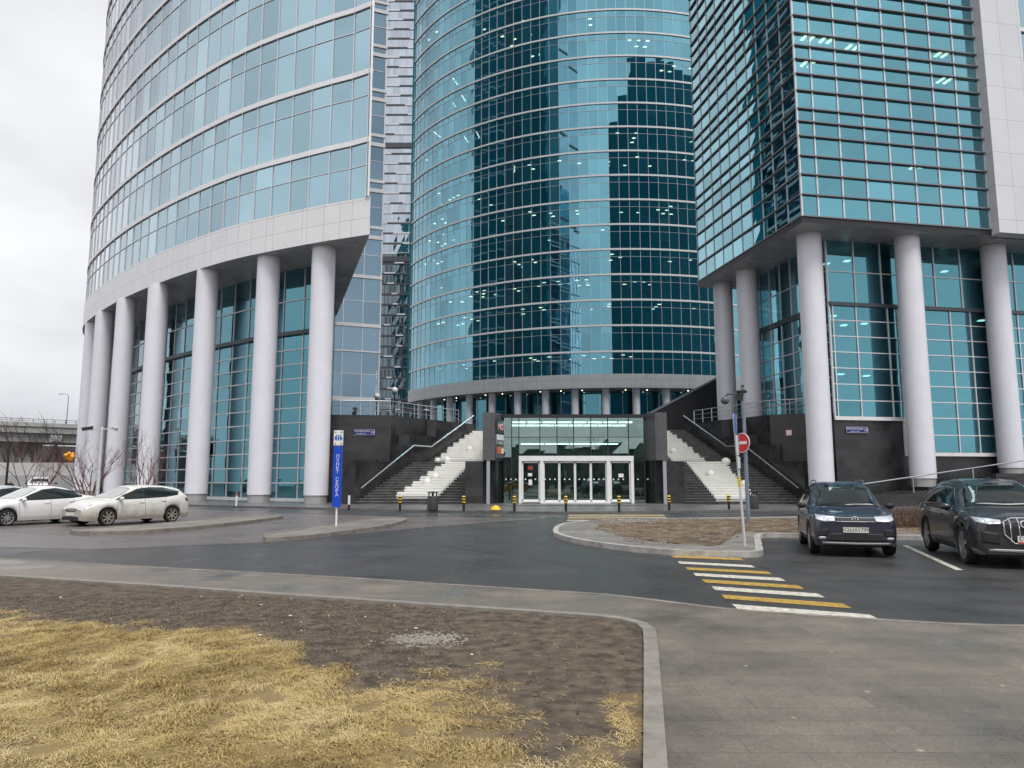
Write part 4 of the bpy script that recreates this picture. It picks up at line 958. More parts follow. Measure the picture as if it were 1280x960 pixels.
# ------------------------------------------------------------------ cars
def lerp_pts(pts, x):
    for i in range(len(pts) - 1):
        if x <= pts[i + 1][0] or i == len(pts) - 2:
            a, b = pts[i], pts[i + 1]; t = max(0, min(1, (x - a[0]) / (b[0] - a[0]))); return a[1] + (b[1] - a[1]) * t
def smooth_pts(pts, n=9):
    q = spline(pts, .04); return q
M_TYRE = mat('tyre rubber', (.018, .018, .018), .85, var=.3, vscale=9)
M_RIM = mat('alloy rim', (.42, .42, .43), .35, .75)
M_CGLASS = mat('car window', (.012, .018, .018), .03, spec=.42)
M_TRIM = mat('black plastic trim', (.018, .018, .02), .6)
M_CHROME = mat('chrome', (.75, .76, .78), .12, 1.0)
M_EMB = mat('satin silver', (.78, .78, .80), .4, .2)
M_HEAD = mat('headlamp glass', (.62, .65, .68), .12, .25, var=.3, vscale=14, coat=.8)
M_TAIL = mat('tail lamp', (.22, .012, .012), .2, coat=.5)
M_PLATE = mat('plate white', (.72, .71, .66), .45)
M_INK = mat('plate ink', (.02, .02, .02), .5)
def paint(name, base, dirt=None, rough=.28, metal=0.):
    """car paint; road dirt gathers on the lower body (world height from the car's own coordinates)"""
    m = mat(name, base, rough, metal, coat=.7); t = m.node_tree; l = t.links.new; b = t.nodes['Principled BSDF']
    if dirt:
        c = N(t, 'ShaderNodeTexCoord'); sp_ = N(t, 'ShaderNodeSeparateXYZ'); l(c.outputs['Object'], sp_.inputs[0])
        n = N(t, 'ShaderNodeTexNoise'); n.inputs['Scale'].default_value = 3.5; n.inputs['Detail'].default_value = 6; l(c.outputs['Object'], n.inputs[0])
        a = N(t, 'ShaderNodeMath', operation='MULTIPLY_ADD'); a.inputs[1].default_value = .9; l(n.outputs[0], a.inputs[0]); l(sp_.outputs[2], a.inputs[2])
        r = N(t, 'ShaderNodeMapRange'); r.inputs[1].default_value = .75; r.inputs[2].default_value = 1.35; r.inputs[3].default_value = dirt[3]; r.inputs[4].default_value = .06; l(a.outputs[0], r.inputs[0])
        x = N(t, 'ShaderNodeMix', data_type='RGBA'); x.inputs[6].default_value = (*base, 1); x.inputs[7].default_value = (*dirt[:3], 1); l(r.outputs[0], x.inputs[0]); l(x.outputs[2], b.inputs['Base Color'])
        r2 = N(t, 'ShaderNodeMapRange'); r2.inputs[3].default_value = rough; r2.inputs[4].default_value = .8; l(r.outputs[0], r2.inputs[0]); l(r2.outputs[0], b.inputs['Roughness'])
        r3 = N(t, 'ShaderNodeMapRange'); r3.inputs[3].default_value = .7; r3.inputs[4].default_value = 0; l(r.outputs[0], r3.inputs[0]); l(r3.outputs[0], b.inputs['Coat Weight'])
    return m
def car(name, label, loc, head, S, group=None):
    t = thing(name, label, 'car', loc, group, rz=math.atan2(head[1], head[0]))
    Ln, W, wb, wr = S['L'], S['W'], S['wb'], S['wr']; fx = S['fx']; bx = fx - wb   # axle positions
    hl = Ln / 2; top = smooth_pts(S['top']); belt = smooth_pts(S['belt']); zb0 = S['zb']; rw_ = S['roofw'] / 2; ar = wr + S.get('gap', .055)
    def section(x, sh=1., lift=0.):
        zt = lerp_pts(top, x); be = min(lerp_pts(belt, x), zt - .05); c = max(0, min(1, (zt - be) / .33))
        ax = abs(x - S.get('cx', 0)); hw = W / 2
        f = max(0, x - (hl - 1.05)) / 1.05; hw *= 1 - S.get('nose', .16) * f ** 2.2
        f = max(0, -x - (hl - .9)) / .9; hw *= 1 - S.get('tail', .12) * f ** 2.2
        zb = zb0 + lift
        for wx in (fx, bx):
            d = abs(x - wx)
            if d < ar: zb = max(zb, wr + math.sqrt(ar * ar - d * d))
        hr = hw * .86 + (rw_ - hw * .86) * c
        K = [(hw * .93, zb0), (hw * .985, zb0 + .14), (hw, zb0 + (be - zb0) * .5), (hw * .985, zb0 + (be - zb0) * .80), (hw * .945, be), (hr + (hw * .945 - hr) * .45, be + (zt - be) * .52), (hr, zt - .10 * c - .018), (hr * .86, zt - .03 * c - .006), (hr * .5, zt - .004), (0, zt)]
        out = []
        for i in range(len(K) - 1):
            for q in (0, 1 / 3, 2 / 3): out.append((K[i][0] + (K[i + 1][0] - K[i][0]) * q, K[i][1] + (K[i + 1][1] - K[i][1]) * q))
        out.append(K[-1]); res = []
        for y, z in out:
            if z < be: z = zb + (z - zb0) * (be - zb) / max(.05, be - zb0)
            zc = .62; res.append((y * sh, zc + (z - zc) * (1 - (1 - sh) * .8)))
        return res
    xs = list(np.arange(-hl + .14, hl - .139, .035)); xs = sorted(xs + [fx - ar, fx + ar, bx - ar, bx + ar])
    st = [(-hl, .90), (-hl + .015, .94), (-hl + .05, .975), (-hl + .1, .993)] + [(x, 1.) for x in xs] + [(hl - .1, .993), (hl - .05, .975), (hl - .015, .94), (hl, .90)]
    vs = []; fs = []; rows = []
    for x, sh in st:
        s_ = section(min(max(x, -hl + .03), hl - .03), sh); row = []
        for y, z in s_: vs.append((x, y, z)); row.append(len(vs) - 1)
        for y, z in s_[-2::-1]: vs.append((x, -y, z)); row.append(len(vs) - 1)
        rows.append(row)
    m = len(rows[0])
    for i in range(len(rows) - 1):
        for k in range(m - 1): fs.append((rows[i][k], rows[i][k + 1], rows[i + 1][k + 1], rows[i + 1][k]))
    for row, fl_ in ((rows[0], True), (rows[-1], False)):
        for k in range(m // 2):
            q = (row[k], row[k + 1], row[m - 2 - k], row[m - 1 - k]); q = tuple(dict.fromkeys(q)); fs.append(q if fl_ else q[::-1])
    mb = MB(); mb.add(vs, fs); body = mb.build('body', S['paint'], t, smooth=True, uv=False)
    bvh = BVHTree.FromPolygons([Vector(v) for v in vs], fs)
    def patch(nm, A_, B_, ax, mt, off=.006, rows_=6, par=None, sub=8, solid=True):
        """a panel lying on the body between two polylines A_, B_; ax: 'side+','side-','front','rear','top'"""
        A2, B2 = [], []
        for P_, Q_ in ((A_, A2), (B_, B2)):
            for i in range(len(P_) - 1):
                for k in range(sub): u = k / sub; Q_.append((P_[i][0] + (P_[i + 1][0] - P_[i][0]) * u, P_[i][1] + (P_[i + 1][1] - P_[i][1]) * u))
            Q_.append(P_[-1])
        v2 = []; ok = []
        for j in range(rows_ + 1):
            u = j / rows_
            for a, b in zip(A2, B2):
                p, q = a[0] + (b[0] - a[0]) * u, a[1] + (b[1] - a[1]) * u
                if ax[:4] == 'side': s_ = 1 if ax[4] == '+' else -1; o, d = Vector((p, s_ * 2, q)), Vector((0, -s_, 0))
                elif ax == 'front': o, d = Vector((4, p, q)), Vector((-1, 0, 0))
                elif ax == 'rear': o, d = Vector((-4, p, q)), Vector((1, 0, 0))
                else: o, d = Vector((p, q, 4)), Vector((0, 0, -1))
                h, n, _, _ = bvh.ray_cast(o, d)
                if h is None: v2.append((0, 0, 0)); ok.append(False)
                else: v2.append(tuple(h - d * off)); ok.append(True)
        w_ = len(A2); f2 = []
        for j in range(rows_):
            for k in range(w_ - 1):
                q = (j * w_ + k, j * w_ + k + 1, (j + 1) * w_ + k + 1, (j + 1) * w_ + k)
                if all(ok[i] for i in q): f2.append(q)
        if not f2: return None
        use = sorted({i for q in f2 for i in q}); ix = {i: k for k, i in enumerate(use)}
        g_ = MB(); g_.add([v2[i] for i in use], [tuple(ix[i] for i in q) for q in f2])
        o_ = g_.build(nm, mt, par or t, smooth='all', uv=False)
        if solid: md = o_.modifiers.new('s', 'SOLIDIFY'); md.thickness = .008; md.offset = 0; md.use_even_offset = False
        return o_
    for sd_ in ('+', '-'):
        for nm, A_, B_, mt in S['side']: patch(nm, A_, B_, 'side' + sd_, mt, off=.005 if mt is not M_TRIM else .004)
        for x0, pts in S.get('seams', []):
            for i in range(len(pts) - 1): patch('door_seam', [(pts[i][0] - .006, pts[i][1]), (pts[i + 1][0] - .006, pts[i + 1][1])], [(pts[i][0] + .006, pts[i][1]), (pts[i + 1][0] + .006, pts[i + 1][1])], 'side' + sd_, M_BLACK, .003, 1, solid=False)
        for hx, hz in S.get('handles', []): patch('door_handle', [(hx - .11, hz + .018), (hx + .11, hz + .018)], [(hx - .11, hz - .012), (hx + .11, hz - .012)], 'side' + sd_, S['paint'] if not S.get('chrome_handle') else M_CHROME, .025, 2)
    for nm, A_, B_, ax, mt in S['panels']: patch(nm, A_, B_, ax, mt)
    # mirrors, roof rails, underside, wheels
    mx_, mz_ = S['mirror']; be = None
    for s_ in (1, -1):
        mm = MB().sphere((mx_, s_ * (W / 2 + .06), mz_), .1, 14, sc_=(.75, 1.15, .75)); mm.bar((mx_ + .02, s_ * (W / 2 - .10), mz_ - .05), (mx_, s_ * (W / 2 + .02), mz_ - .04), .08, .03); mm.build('wing_mirror', S.get('mpaint', S['paint']), t, smooth='all')
        if S.get('rails'):
            r = MB(); x0, x1 = S['rails']; pts = []
            for k in range(9):
                x = x0 + (x1 - x0) * k / 8; zt = lerp_pts(top, x); pts.append((x, s_ * (rw_ - .06), zt + (.022 if 0 < k < 8 else -.03)))
            r.tube(pts, .013, 8); r.build('roof_rail', S.get('rail_m', M_CHROME), t, smooth=True)
    ub = MB().box((0, 0, .42), (Ln - .7, W - .62, .44)); ub.box(((fx + bx) / 2, 0, zb0 + .1), (wb - 2 * ar - .02, W - .16, .12)); ub.build('underbody', M_BLACK, t)
    for wx in (fx, bx):
        for s_ in (1, -1):
            y0 = s_ * (W / 2 - .235); l_ = MB().lathe([(ar + .015, y0), (ar + .015, s_ * (W / 2 - .035))], (wx, 0, wr), 24, axis='y', a0=0, a1=math.pi); l_.build('arch_liner', M_BLACK, t)
            wy = s_ * (W / 2 - .015); th_ = .215; wl = MB()
            ri = wr * S.get('rimf', .68)
            pr = [(ri, wy - s_ * .012), (wr * .93, wy - s_ * .002), (wr * .985, wy - s_ * .03), (wr, wy - s_ * .06), (wr, wy - s_ * (th_ - .05)), (wr * .95, wy - s_ * th_), (.05, wy - s_ * th_)]
            wl.lathe(pr, (wx, 0, wr), 32, axis='y'); wheel = wl.build('wheel', M_TYRE, t, smooth=True)
            rm = MB(); rm.lathe([(ri, wy - s_ * .012), (ri * .93, wy - s_ * .02), (ri * .90, wy - s_ * .07)], (wx, 0, wr), 32, axis='y')
            ns = S.get('spokes', 5)
            for k in range(ns):
                a = 2 * math.pi * k / ns + .3; dx, dz = math.cos(a), math.sin(a)
                rm.bar((wx + dx * .03, wy - s_ * .028, wr + dz * .03), (wx + dx * ri * .93, wy - s_ * .024, wr + dz * ri * .93), ri * S.get('spw', .30), .03, up=(0, 1, 0))
            rm.lathe([(.001, wy - s_ * .012), (.06, wy - s_ * .016), (.075, wy - s_ * .03)], (wx, 0, wr), 16, axis='y')
            rm.build('rim', S.get('rim', M_RIM), wheel, smooth=True)
            db_ = MB().lathe([(.001, wy - s_ * .075), (ri * .92, wy - s_ * .075)], (wx, 0, wr), 24, axis='y'); db_.build('brake_disc', mat('brake dark', (.03, .028, .026), .7), wheel)
    fxx = S.get('plate')
    if fxx:
        py, pz, s_ = fxx; h, *_ = bvh.ray_cast(Vector((4, 0, pz)), Vector((-1, 0, 0))); x = h.x + .018
        pl = MB().box((x, py, pz), (.014, .52, .115)).build('number_plate', M_PLATE, t)
        if s_: lb_ = MB(); put_text(lb_, s_, .115, (x + .009, py, pz), (0, 1, 0), (0, 0, 1), 0, .9); lb_.build('lettering', M_INK, pl, uv=False)
    if S.get('extra'): S['extra'](t, bvh)
    return t
def strip_top(pts): return pts
def emblem_vw(t, bvh):
    h, *_ = bvh.ray_cast(Vector((4, 0, .83)), Vector((-1, 0, 0))); x = h.x + .022; e = MB(); n = 24
    e.tube([(x, .062 * math.cos(2 * math.pi * k / n), .83 + .062 * math.sin(2 * math.pi * k / n)) for k in range(n + 1)], .009, 6)
    for a, b in (((-.028, .052), (0, .004)), ((.028, .052), (0, .004)), ((-.055, .02), (-.026, -.052)), ((.055, .02), (.026, -.052)), ((-.026, -.052), (0, -.008)), ((.026, -.052), (0, -.008))):
        e.tube([(x, a[0], .83 + a[1]), (x, b[0], .83 + b[1])], .007, 5)
    e.build('emblem', M_EMB, t, smooth=True)
    MB().lathe([(.001, x - .006), (.066, x - .006)], (0, 0, .83), 24, axis='x').build('emblem_back', M_TRIM, t)
NAVY = paint('navy car paint', (.010, .014, .040), (.09, .08, .07, .18))
DGREY = paint('charcoal car paint', (.008, .009, .016), (.10, .09, .078, .22))
WHITEP = paint('white car paint', (.80, .80, .79), (.45, .41, .36, .18))
WDIRTY = paint('dirty white car paint', (.70, .70, .67), (.33, .28, .20, .75), .4)
SILV = paint('silver car paint', (.55, .56, .56), (.3, .28, .25, .3), .3, .3)
suv = dict(L=4.49, W=1.84, wb=2.68, wr=.355, fx=1.37, zb=.24, roofw=1.22, nose=.11, tail=.10, paint=NAVY, cx=0,
    top=[(-2.245, .95), (-2.2, 1.05), (-2.05, 1.30), (-1.75, 1.56), (-1.2, 1.65), (-.4, 1.665), (.25, 1.615), (.62, 1.40), (1.08, 1.06), (1.5, 1.01), (1.95, .95), (2.15, .885), (2.245, .80)],
    belt=[(-2.245, .95), (-2, 1.06), (-1, 1.06), (0, 1.02), (1.0, .98), (1.6, .95), (2.245, .80)],
    side=[('side_window', [(.86, 1.045), (.45, 1.28), (.10, 1.50), (-.5, 1.55), (-1.1, 1.53), (-1.75, 1.38)], [(.86, 1.03), (.45, 1.04), (.10, 1.05), (-.5, 1.06), (-1.1, 1.08), (-1.6, 1.10)], M_CGLASS),
          ('sill_cladding', [(1.0, .36), (-.95, .36)], [(1.0, .25), (-.95, .25)], M_TRIM)],
    seams=[(0, [(.95, .98), (.93, .42)]), (0, [(-.12, 1.04), (-.14, .38)]), (0, [(-1.0, 1.05), (-1.02, .75)])], handles=[(-.0, .92), (-.85, .93)],
    panels=[('windscreen', [(1.00, -.70), (1.06, 0), (1.00, .70)], [(.34, -.55), (.36, 0), (.34, .55)], 'top', M_CGLASS),
            ('headlamp', [(.40, .895), (.60, .91), (.80, .93)], [(.42, .785), (.60, .775), (.80, .82)], 'front', M_HEAD), ('headlamp', [(-.40, .895), (-.60, .91), (-.80, .93)], [(-.42, .785), (-.60, .775), (-.80, .82)], 'front', M_HEAD),
            ('grille', [(-.40, .885), (0, .895), (.40, .885)], [(-.42, .775), (0, .765), (.42, .775)], 'front', M_TRIM),
            ('lower_intake', [(-.55, .52), (0, .53), (.55, .52)], [(-.62, .36), (0, .35), (.62, .36)], 'front', M_TRIM),
            ('fog_lamp', [(.62, .44), (.76, .45)], [(.62, .41), (.76, .40)], 'front', M_HEAD), ('fog_lamp', [(-.62, .44), (-.76, .45)], [(-.62, .41), (-.76, .40)], 'front', M_HEAD),
            ('fog_recess', [(.55, .62), (.76, .60)], [(.60, .46), (.80, .46)], 'front', M_TRIM), ('fog_recess', [(-.55, .62), (-.76, .60)], [(-.60, .46), (-.80, .46)], 'front', M_TRIM),
            ('bumper_lip', [(-.70, .33), (0, .32), (.70, .33)], [(-.70, .30), (0, .285), (.70, .30)], 'front', M_RIM)],
    mirror=(.72, 1.09), mpaint=M_TRIM, rails=(-1.5, .15), plate=(0, .60, 'К263АУ799'), spokes=5, spw=.34)
def suv_extra(t, bvh):
    g_ = MB()
    for z_ in (.865, .785):
        pts = []
        for k in range(13):
            y = -.40 + .8 * k / 12; h, *_ = bvh.ray_cast(Vector((4, y, z_)), Vector((-1, 0, 0))); pts.append((h.x + .014, y, z_))
        g_.tube(pts, .0085, 6)
    g_.build('grille_bar', M_CHROME, t, smooth=True); emblem_vw(t, bvh)
    w_ = MB()
    for a, b in (((1.03, .1, 1.14), (.9, .62, 1.20)), ((1.03, -.55, 1.13), (.93, -.02, 1.21))): w_.tube([a, b], .009, 5)
    w_.build('wiper', M_TRIM, t)
suv['extra'] = suv_extra
HD = Vector((-.285, -.958)).normalized(); PR = Vector((-HD.y, HD.x))   # PR is the car's left
def place(fw, S, hd, side):
    """car centre from where its front wheel on one side touches the ground"""
    pr = Vector((-hd.y, hd.x)); c = Vector(fw) - pr * side * (S['W'] / 2 - .1) - hd * S['fx']; return (c.x, c.y, 0)
car('parked_suv', 'navy blue compact SUV with chrome grille bars and roof rails, parked facing the road', place((7.08, 17.75), suv, HD, -1), HD, suv)
q7 = dict(L=5.06, W=1.97, wb=2.99, wr=.385, fx=1.60, zb=.25, roofw=1.30, nose=.09, tail=.10, paint=DGREY,
    top=[(-2.53, .95), (-2.48, 1.05), (-2.32, 1.32), (-2.0, 1.57), (-1.3, 1.70), (-.4, 1.735), (.35, 1.67), (.80, 1.45), (1.22, 1.17), (1.7, 1.11), (2.15, 1.05), (2.4, .97), (2.53, .88)],
    belt=[(-2.53, .96), (-2.2, 1.08), (-1, 1.09), (0, 1.07), (1.1, 1.04), (1.8, 1.0), (2.53, .86)],
    side=[('side_window', [(1.0, 1.10), (.60, 1.32), (.22, 1.55), (-.5, 1.61), (-1.3, 1.57), (-2.05, 1.38)], [(1.0, 1.09), (.60, 1.10), (.22, 1.105), (-.5, 1.11), (-1.3, 1.12), (-1.95, 1.15)], M_CGLASS),
          ('sill_cladding', [(1.15, .37), (-.95, .37)], [(1.15, .26), (-.95, .26)], M_TRIM)],
    seams=[(0, [(1.08, 1.03), (1.06, .44)]), (0, [(-.05, 1.08), (-.07, .40)]), (0, [(-1.1, 1.09), (-1.0, .80)])], handles=[(.08, .95), (-.95, .96)],
    panels=[('windscreen', [(1.17, -.76), (1.24, 0), (1.17, .76)], [(.46, -.58), (.48, 0), (.46, .58)], 'top', M_CGLASS),
            ('headlamp', [(.50, .93), (.70, .96), (.90, .975)], [(.52, .855), (.70, .85), (.90, .885)], 'front', M_HEAD), ('headlamp', [(-.50, .93), (-.70, .96), (-.90, .975)], [(-.52, .855), (-.70, .85), (-.90, .885)], 'front', M_HEAD),
            ('grille', [(-.46, .90), (-.30, .965), (.30, .965), (.46, .90)], [(-.46, .66), (-.30, .50), (.30, .50), (.46, .66)], 'front', M_TRIM),
            ('side_intake', [(.56, .68), (.86, .72)], [(.56, .47), (.86, .50)], 'front', M_TRIM), ('side_intake', [(-.56, .68), (-.86, .72)], [(-.56, .47), (-.86, .50)], 'front', M_TRIM),
            ('bumper_lip', [(-.75, .38), (0, .37), (.75, .38)], [(-.75, .34), (0, .32), (.75, .34)], 'front', M_RIM)],
    mirror=(.88, 1.13), rails=(-1.7, .2), rail_m=M_TRIM, plate=(0, .58, 'С553АХ77'), spokes=5, spw=.30, rimf=.72)
def q7_extra(t, bvh):
    def on(y, z_): h, *_ = bvh.ray_cast(Vector((4, y, z_)), Vector((-1, 0, 0))); return Vector((h.x + .02, y, z_))
    loop = [(-.47, .90), (-.31, .97), (.31, .97), (.47, .90), (.47, .66), (.31, .495), (-.31, .495), (-.47, .66), (-.47, .90)]
    g_ = MB()
    for i in range(len(loop) - 1):
        pts = [on(loop[i][0] + (loop[i + 1][0] - loop[i][0]) * k / 5, loop[i][1] + (loop[i + 1][1] - loop[i][1]) * k / 5) for k in range(6)]; g_.tube(pts, .013, 6)
    g_.build('grille_frame', M_CHROME, t, smooth=True)
    for k in range(6):
        y = -.36 + .144 * k; MB().tube([on(y, .515 + .0756 * q) for q in range(7)], .010, 6).build('grille_bar', M_CHROME, t, smooth=True)
    e = MB(); n = 20
    for k in range(4):
        c = -.135 + .09 * k; e.tube([on(c + .058 * math.cos(2 * math.pi * q / n), .86 + .058 * math.sin(2 * math.pi * q / n)) + Vector((.02, 0, 0)) for q in range(n + 1)], .010, 6)
    e.build('emblem', M_EMB, t, smooth=True)
    MB().box((on(0, .58).x + .012, 0, .505), (.012, .52, .035)).build('plate_holder', mat('dull red holder', (.45, .06, .04), .5), t)
q7['extra'] = q7_extra
car('parked_suv', 'large charcoal SUV with a chrome octagonal grille and four rings, at the right edge', place((9.34, 15.5), q7, HD, -1), HD, q7)
suv['top'] = [(x, z if z < 1.1 else 1.1 + (z - 1.1) * .90) for x, z in suv['top']]
hatch = dict(L=4.42, W=1.81, wb=2.685, wr=.315, fx=1.30, zb=.20, roofw=1.16, nose=.16, tail=.12, paint=WDIRTY,
    top=[(-2.21, .85), (-2.17, 1.0), (-2.0, 1.22), (-1.72, 1.40), (-1.1, 1.485), (-.35, 1.51), (.2, 1.45), (.72, 1.22), (1.15, 1.02), (1.6, .93), (1.95, .82), (2.12, .70), (2.21, .60)],
    belt=[(-2.21, .86), (-1.9, 1.06), (-1, 1.0), (0, .95), (1.0, .90), (1.6, .83), (2.21, .58)],
    side=[('side_window', [(1.02, .96), (.55, 1.16), (.05, 1.36), (-.5, 1.42), (-1.1, 1.40), (-1.75, 1.25)], [(1.02, .95), (.55, .965), (.05, .98), (-.5, 1.0), (-1.1, 1.03), (-1.62, 1.10)], M_CGLASS),
          ('tail_lamp', [(-1.95, .98), (-2.17, .96)], [(-1.98, .86), (-2.18, .82)], M_TAIL)],
    seams=[(0, [(.98, .9), (.96, .36)]), (0, [(-.16, .97), (-.18, .32)]), (0, [(-1.05, 1.0), (-1.0, .66)])], handles=[(-.02, .84), (-.95, .88)],
    panels=[('windscreen', [(1.10, -.66), (1.18, 0), (1.10, .66)], [(.30, -.54), (.32, 0), (.30, .54)], 'top', mat('dusty windscreen', (.42, .43, .42), .35, coat=.5)),
            ('headlamp', [(.45, .70), (.60, .74), (.74, .80)], [(.47, .60), (.62, .61), (.76, .68)], 'front', M_HEAD), ('headlamp', [(-.45, .70), (-.60, .74), (-.74, .80)], [(-.47, .60), (-.62, .61), (-.76, .68)], 'front', M_HEAD),
            ('grille', [(-.36, .64), (0, .66), (.36, .64)], [(-.32, .55), (0, .54), (.32, .55)], 'front', M_TRIM), ('lower_intake', [(-.5, .36), (0, .37), (.5, .36)], [(-.55, .25), (0, .24), (.55, .25)], 'front', M_TRIM)],
    mirror=(.86, 1.0), plate=(0, .45, ''), spokes=7, spw=.22, rimf=.74, rim=mat('dirty rim', (.30, .27, .22), .6, .3, var=.3, vscale=12))
hatch['side'].insert(1, ('b_pillar', [(-.13, 1.405), (-.21, 1.405)], [(-.10, .985), (-.18, .985)], M_BLACK))
def hatch_extra(t, bvh):
    g_ = MB(); pts = []
    for k in range(9):
        y = -.33 + .66 * k / 8; h, *_ = bvh.ray_cast(Vector((4, y, .60)), Vector((-1, 0, 0))); pts.append((h.x + .014, y, .60))
    g_.tube(pts, .012, 6).build('grille_bar', M_CHROME, t, smooth=True)
hatch['extra'] = hatch_extra
HH = Vector((-.50, -.866)).normalized()
car('parked_hatchback', 'mud-splashed white hatchback parked with its nose by the kerbed island', place((-15.15, 28.1), hatch, HH, 1), HH, hatch)
sedan = dict(L=4.40, W=1.73, wb=2.60, wr=.305, fx=1.34, zb=.19, roofw=1.12, nose=.16, tail=.12, paint=WHITEP,
    top=[(-2.2, .80), (-2.16, .95), (-2.0, 1.06), (-1.55, 1.13), (-1.0, 1.37), (-.4, 1.47), (.1, 1.45), (.68, 1.22), (1.12, .99), (1.6, .90), (1.95, .78), (2.12, .67), (2.2, .56)],
    belt=[(-2.2, .80), (-1.9, 1.0), (-1, .97), (0, .93), (1.0, .88), (1.6, .80), (2.2, .54)],
    side=[('side_window', [(.98, .935), (.5, 1.15), (.05, 1.34), (-.45, 1.39), (-1.0, 1.30), (-1.45, 1.09)], [(.98, .925), (.5, .935), (.05, .95), (-.45, .97), (-1.0, .99), (-1.40, 1.03)], M_CGLASS),
          ('tail_lamp', [(-1.85, .97), (-2.16, .93)], [(-1.95, .86), (-2.17, .82)], M_TAIL)],
    seams=[(0, [(.96, .88), (.94, .34)]), (0, [(-.18, .94), (-.2, .30)]), (0, [(-1.05, .97), (-1.0, .62)])], handles=[(-.04, .83), (-.98, .86)],
    panels=[('windscreen', [(1.06, -.62), (1.14, 0), (1.06, .62)], [(.22, -.52), (.24, 0), (.22, .52)], 'top', mat('pale windscreen', (.46, .48, .47), .12, coat=.6)),
            ('rear_screen', [(-.98, -.5), (-.96, 0), (-.98, .5)], [(-1.52, -.6), (-1.56, 0), (-1.52, .6)], 'top', M_CGLASS),
            ('headlamp', [(.42, .66), (.58, .70), (.72, .76)], [(.44, .57), (.6, .58), (.74, .65)], 'front', M_HEAD), ('headlamp', [(-.42, .66), (-.58, .70), (-.72, .76)], [(-.44, .57), (-.6, .58), (-.74, .65)], 'front', M_HEAD),
            ('grille', [(-.36, .58), (0, .60), (.36, .58)], [(-.30, .36), (0, .34), (.30, .36)], 'front', M_TRIM)],
    mirror=(.84, .97), plate=(0, .42, ''), spokes=9, spw=.17, rimf=.72)
car('parked_sedan', 'clean white sedan parked beside the muddy hatchback', place((-18.75, 27.85), sedan, HH, 1), HH, sedan)
sd2 = dict(sedan); sd2['paint'] = SILV; sd2['side'] = sedan['side']
c0 = place((-18.75, 27.85), sedan, HH, 1)
car('parked_sedan', 'silver sedan mostly hidden behind the white one at the left edge', (c0[0] - 2.65, c0[1] + 1.55, 0), HH, sd2)
sd3 = dict(hatch); sd3['paint'] = DGREY
car('parked_hatchback', 'dark hatchback whose window just shows at the left edge of the car row', (c0[0] - 5.3, c0[1] + 3.1, 0), HH, sd3)
wv = dict(suv); wv['paint'] = SILV; wv['panels'] = suv['panels'] + [('rear_window', [(-.52, 1.43), (0, 1.45), (.52, 1.43)], [(-.62, 1.08), (0, 1.08), (.62, 1.08)], 'rear', M_CGLASS)]; wv['extra'] = None; wv['plate'] = None
car('parked_suv', 'pale silver SUV far off, showing above the roof of the white sedan', (-36.6, 58, .35), Vector((-.5, .87)), wv)

